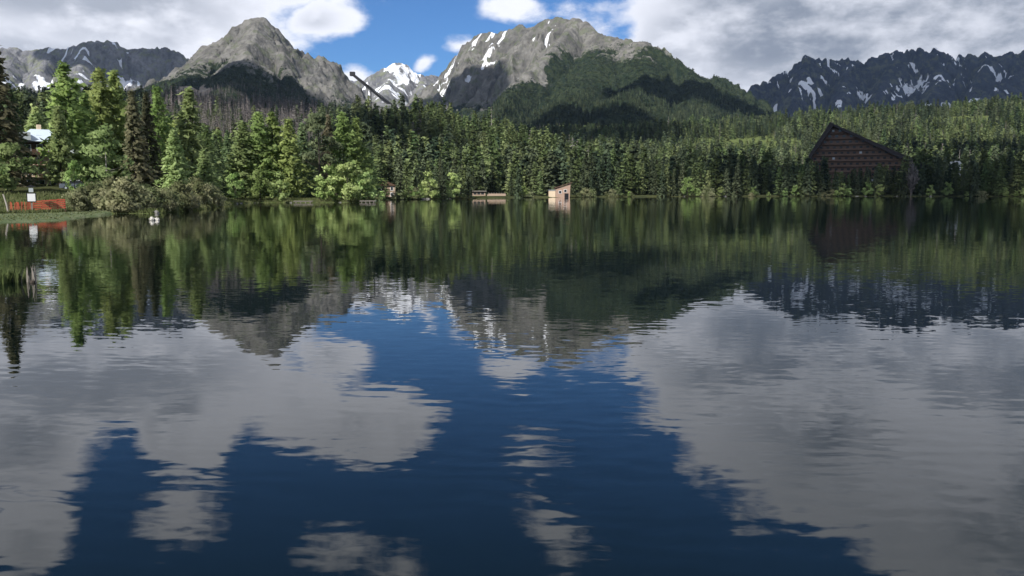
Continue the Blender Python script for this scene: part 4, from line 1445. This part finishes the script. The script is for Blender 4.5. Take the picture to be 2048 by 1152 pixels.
# tan chalet between trunks right of the point
xp = at(772, 286, -0.3)
ch = thing('chalet', 'narrow tan chalet showing between dark trunks below the mid hill', 'house', xp, face_cam(772))
ch.scale = (0.8, 0.8, 0.85)
MB().box((0, 0, 2.4), (7.6, 5, 4.8)).build('wall', M['tan'], ch)
MB().prism([(-4.6, 4.7), (4.6, 4.7), (0, 6.6)], -3.2, 3.2).build('roof', M['brown_wood'], ch)
windows(ch, [(-2.4, 3.6), (2.4, 3.6), (-2.4, 1.3), (2.4, 1.3)], 0.9, 1.2, -2.5, M['white'])
MB().box((0, -2.56, 1.1), (1.1, 0.1, 2.2)).build('door', M['brown_wood'], ch)

# pale lakeside terrace
tp = at(975, 352, 0)
tr = thing('terrace_pavilion', 'low pale pavilion and terrace wall at the water below the mid hill', 'pavilion', tp, face_cam(975))
tr.scale = (0.85, 0.85, 0.6)
MB().box((-4.2, 0, 1.7), (6.4, 4, 3.0)).build('wall', M['tan'], tr)
MB().box((-4.2, -0.3, 3.35), (7.6, 5.4, 0.35)).build('roof', M['plank'], tr)
MB().box((4.3, -1.0, 0.9), (9.0, 0.6, 1.6)).build('terrace_wall', M['tan'], tr)
windows(tr, [(-6.0, 1.8), (-4.2, 1.8), (-2.4, 1.8)], 1.1, 1.2, -2.0, M['dark'])
for k in range(7):
    MB().box((0.6 + k * 1.25, -1.0, 2.2), (0.12, 0.12, 1.0)).build('rail_post', M['grey_wood'], tr)

# salmon boathouse
bp = at(1119, 378, -0.2)
bh = thing('boathouse', 'salmon-pink boathouse with a rising roof edge at the waterline', 'boathouse', bp, face_cam(1119) + 0.1)
bh.scale = (0.88, 0.88, 0.88)
MB().prism([(-2.2, -0.3), (4.8, -0.3), (5.2, 6.9), (3.6, 5.9), (-2.2, 4.4)], -3, 3).build('wall', M['pink'], bh)
MB().beam((-2.8, -0.2, 4.5), (5.9, -0.2, 7.3), 6.8, 0.3).build('roof', M['brown_wood'], bh)
MB().box((-3.9, -0.6, 1.6), (3.2, 4.0, 3.6)).build('annex', M['cream'], bh)
MB().box((-3.9, -0.6, 3.55), (3.6, 4.6, 0.25)).build('annex_roof', M['sign_grey'], bh)
windows(bh, [(0.0, 2.6), (2.6, 3.2)], 1.2, 1.2, -3.0, M['white'])
MB().box((3.2, -3.07, 1.0), (2.0, 0.12, 1.9)).build('door', M['dark'], bh)

# gabled hotel
hz0 = at(1715, HOTEL_D)
zt = pt(1670, 249, HOTEL_D)[2] - hz0[2]
ht = thing('gabled_hotel', 'huge dark brown wedge-shaped hotel with balcony bands rising above the spruces', 'hotel', hz0, face_cam(1715) - 0.03)


def lx(px):
    return (px_u(px) - px_u(1715)) * HOTEL_D * 0.93


def lz(py):
    return pt(1715, py, HOTEL_D)[2] - hz0[2]


gable = [(lx(1614), -1), (lx(1840), -1), (lx(1840), lz(338)), (lx(1662), lz(252)), (lx(1622), lz(312)), (lx(1614), lz(345))]
MB().prism(gable, -12, 26).build('wall', M['hotel_wood'], ht)
roof_r = MB().prism([(lx(1656), lz(246)), (lx(1662), lz(253)), (lx(1846), lz(344)), (lx(1850), lz(335))][::-1], -15, 27).build('roof', M['hotel_roof'], ht)
roof_l = MB().prism([(lx(1658), lz(245)), (lx(1664), lz(253)), (lx(1624), lz(312)), (lx(1614), lz(352)), (lx(1608), lz(350)), (lx(1618), lz(309))], -15.3, 27.3).build('roof', M['hotel_roof'], ht)
zc = lz(268)
lev = 0
while zc > 3:
    # the inside width of the gable at this height
    def edge_l(z):
        return np.interp(z, [lz(345), lz(312), lz(252)], [lx(1614), lx(1622), lx(1662)])

    def edge_r(z):
        return np.interp(z, [lz(338), lz(252)], [lx(1840), lx(1662)])
    xa, xb = float(edge_l(zc + 1)) + 0.8, float(edge_r(zc + 1)) - 1.2
    if xb - xa > 3:
        bal = MB().box(((xa + xb) / 2, -12.6, zc), (xb - xa, 1.0, 0.5)).build('balcony', M['hotel_wood'], ht)
        nwin = max(1, int((xb - xa) / 3.4))
        for k in range(nwin):
            x = xa + (xb - xa) * (k + .5) / nwin
            wv_ = MB().box((x, -12.05, zc + 1.5), (1.5, 0.16, 1.2)).build('window', M['glass'], ht)
            if (k * 7 + lev * 5) % 23 == 0:
                MB().box((x, -12.16, zc + 1.5), (1.4, 0.06, 1.3)).build('curtain', M['sign_grey'], wv_)
    zc -= 3.25
    lev += 1

# white villa and kiosks
vp = at(1907, 560)
vl = thing('white_villa', 'small white villa with a grey roof among spruces beside the gabled hotel', 'house', vp, face_cam(1907))
vh = pt(1907, 322, 560)[2] - vp[2]
MB().box((0, 0, vh / 2 - 1), (7.0, 7, vh - 2)).build('wall', M['white'], vl)
MB().prism([(-4, vh - 2.0), (4, vh - 2.0), (2.4, vh), (-2.4, vh)], -4, 4).build('roof', M['white'], vl)
windows(vl, [(-2, vh - 4), (1.8, vh - 4)], 1.1, 1.4, -3.5, M['sign_grey'])
for px, D, w_, h_, lab in [(1757, 462, 3.0, 5.2, 'white kiosk with flat roof below the gabled hotel'), (1798, 470, 4.0, 6.2, 'narrow grey hut with pale eaves beside the bare tree'),
                           (1956, 520, 4.2, 14.0, 'slim pale tower house behind the spruces, past the white villa')]:
    kp = at(px, D, -0.2)
    ko = thing('kiosk' if h_ < 6 else 'hut', lab, 'kiosk' if h_ < 6 else 'hut', kp, face_cam(px))
    MB().box((0, 0, h_ / 2 - .3), (w_, 3, h_)).build('wall', M['grey_wood'], ko)
    MB().box((0, 0, h_ + .4), (w_ + .9, 3.9, .5)).build('roof', M['white'], ko)
    MB().box((0, -1.55, 1.1), (.9, .1, 2.1)).build('door', M['brown_wood'], ko)

# ski jump on the crest behind the mid hill
SD = 1000.0
s0 = Vector(pt(706, 150, SD))
s1 = Vector(pt(762, 196, SD))
s2 = Vector(pt(803, 226, SD - 8))
jx = pt(738, 200, SD)[0]
sj = thing('ski_jump', 'ski jump with dark sloping in-run on a pale concrete pylon above the hill', 'ski jump', (jx, SD, float(ground_z(jx, SD))))
O = Vector(sj.location)
MB().beam(s0 - O, s1 - O, 5.0, 2.6).beam(s1 - O, s2 - O, 5.0, 2.4).build('in_run', M['steel'], sj)
for sgn in (-1, 1):
    MB().beam(s0 - O + Vector((0, sgn * 2.6, 1.7)), s2 - O + Vector((0, sgn * 2.6, 1.5)), 0.3, 1.0).build('railing', M['steel'], sj)
MB().box(tuple(s0 - O + Vector((-.6, 0, 1.2))), (5.4, 6.2, 4.4)).build('start_house', M['steel'], sj)
top_z = (pt(735, 174, SD)[2] - O.z)
MB().box((-2.2, 0, top_z / 2 - 2), (2.4, 3.0, top_z + 4)).build('pylon', M['concrete'], sj)
MB().box((2.2, 0.4, top_z / 2 - 4), (1.0, 2.2, top_z - 1)).build('lift_shaft', M['steel'], sj)
xa_, xb_ = pt(750, 215, SD)[0] - O.x, pt(784, 215, SD)[0] - O.x
zt_ = pt(760, 211, SD)[2] - O.z
MB().box(((xa_ + xb_) / 2, -6, zt_), (xb_ - xa_, 1.4, 1.6)).build('cross_beam', M['concrete'], sj)
for x in (xa_ + .7, xb_ - .7):
    MB().box((x, -6, zt_ / 2 - 2), (1.3, 1.3, zt_ + 3)).build('leg', M['concrete'], sj)

# ------------------------------------------------------------------ air
def build_haze():
    m, t, out = material('mountain_air')
    v = t.n('ShaderNodeVolumePrincipled', ins={'Color': (0.50, 0.70, 1.0, 1), 'Density': HAZE_DENSITY, 'Anisotropy': 0.1})
    t.link(v.outputs[0], out.inputs['Volume'])
    o = MB().box((0, 0, 570), (25000, 25000, 1180)).build('haze', m)
    return tag(o, 'thin bluish mountain air over the lake and slopes', kind='stuff')


HAZE_DENSITY = 1.6e-5
build_haze()
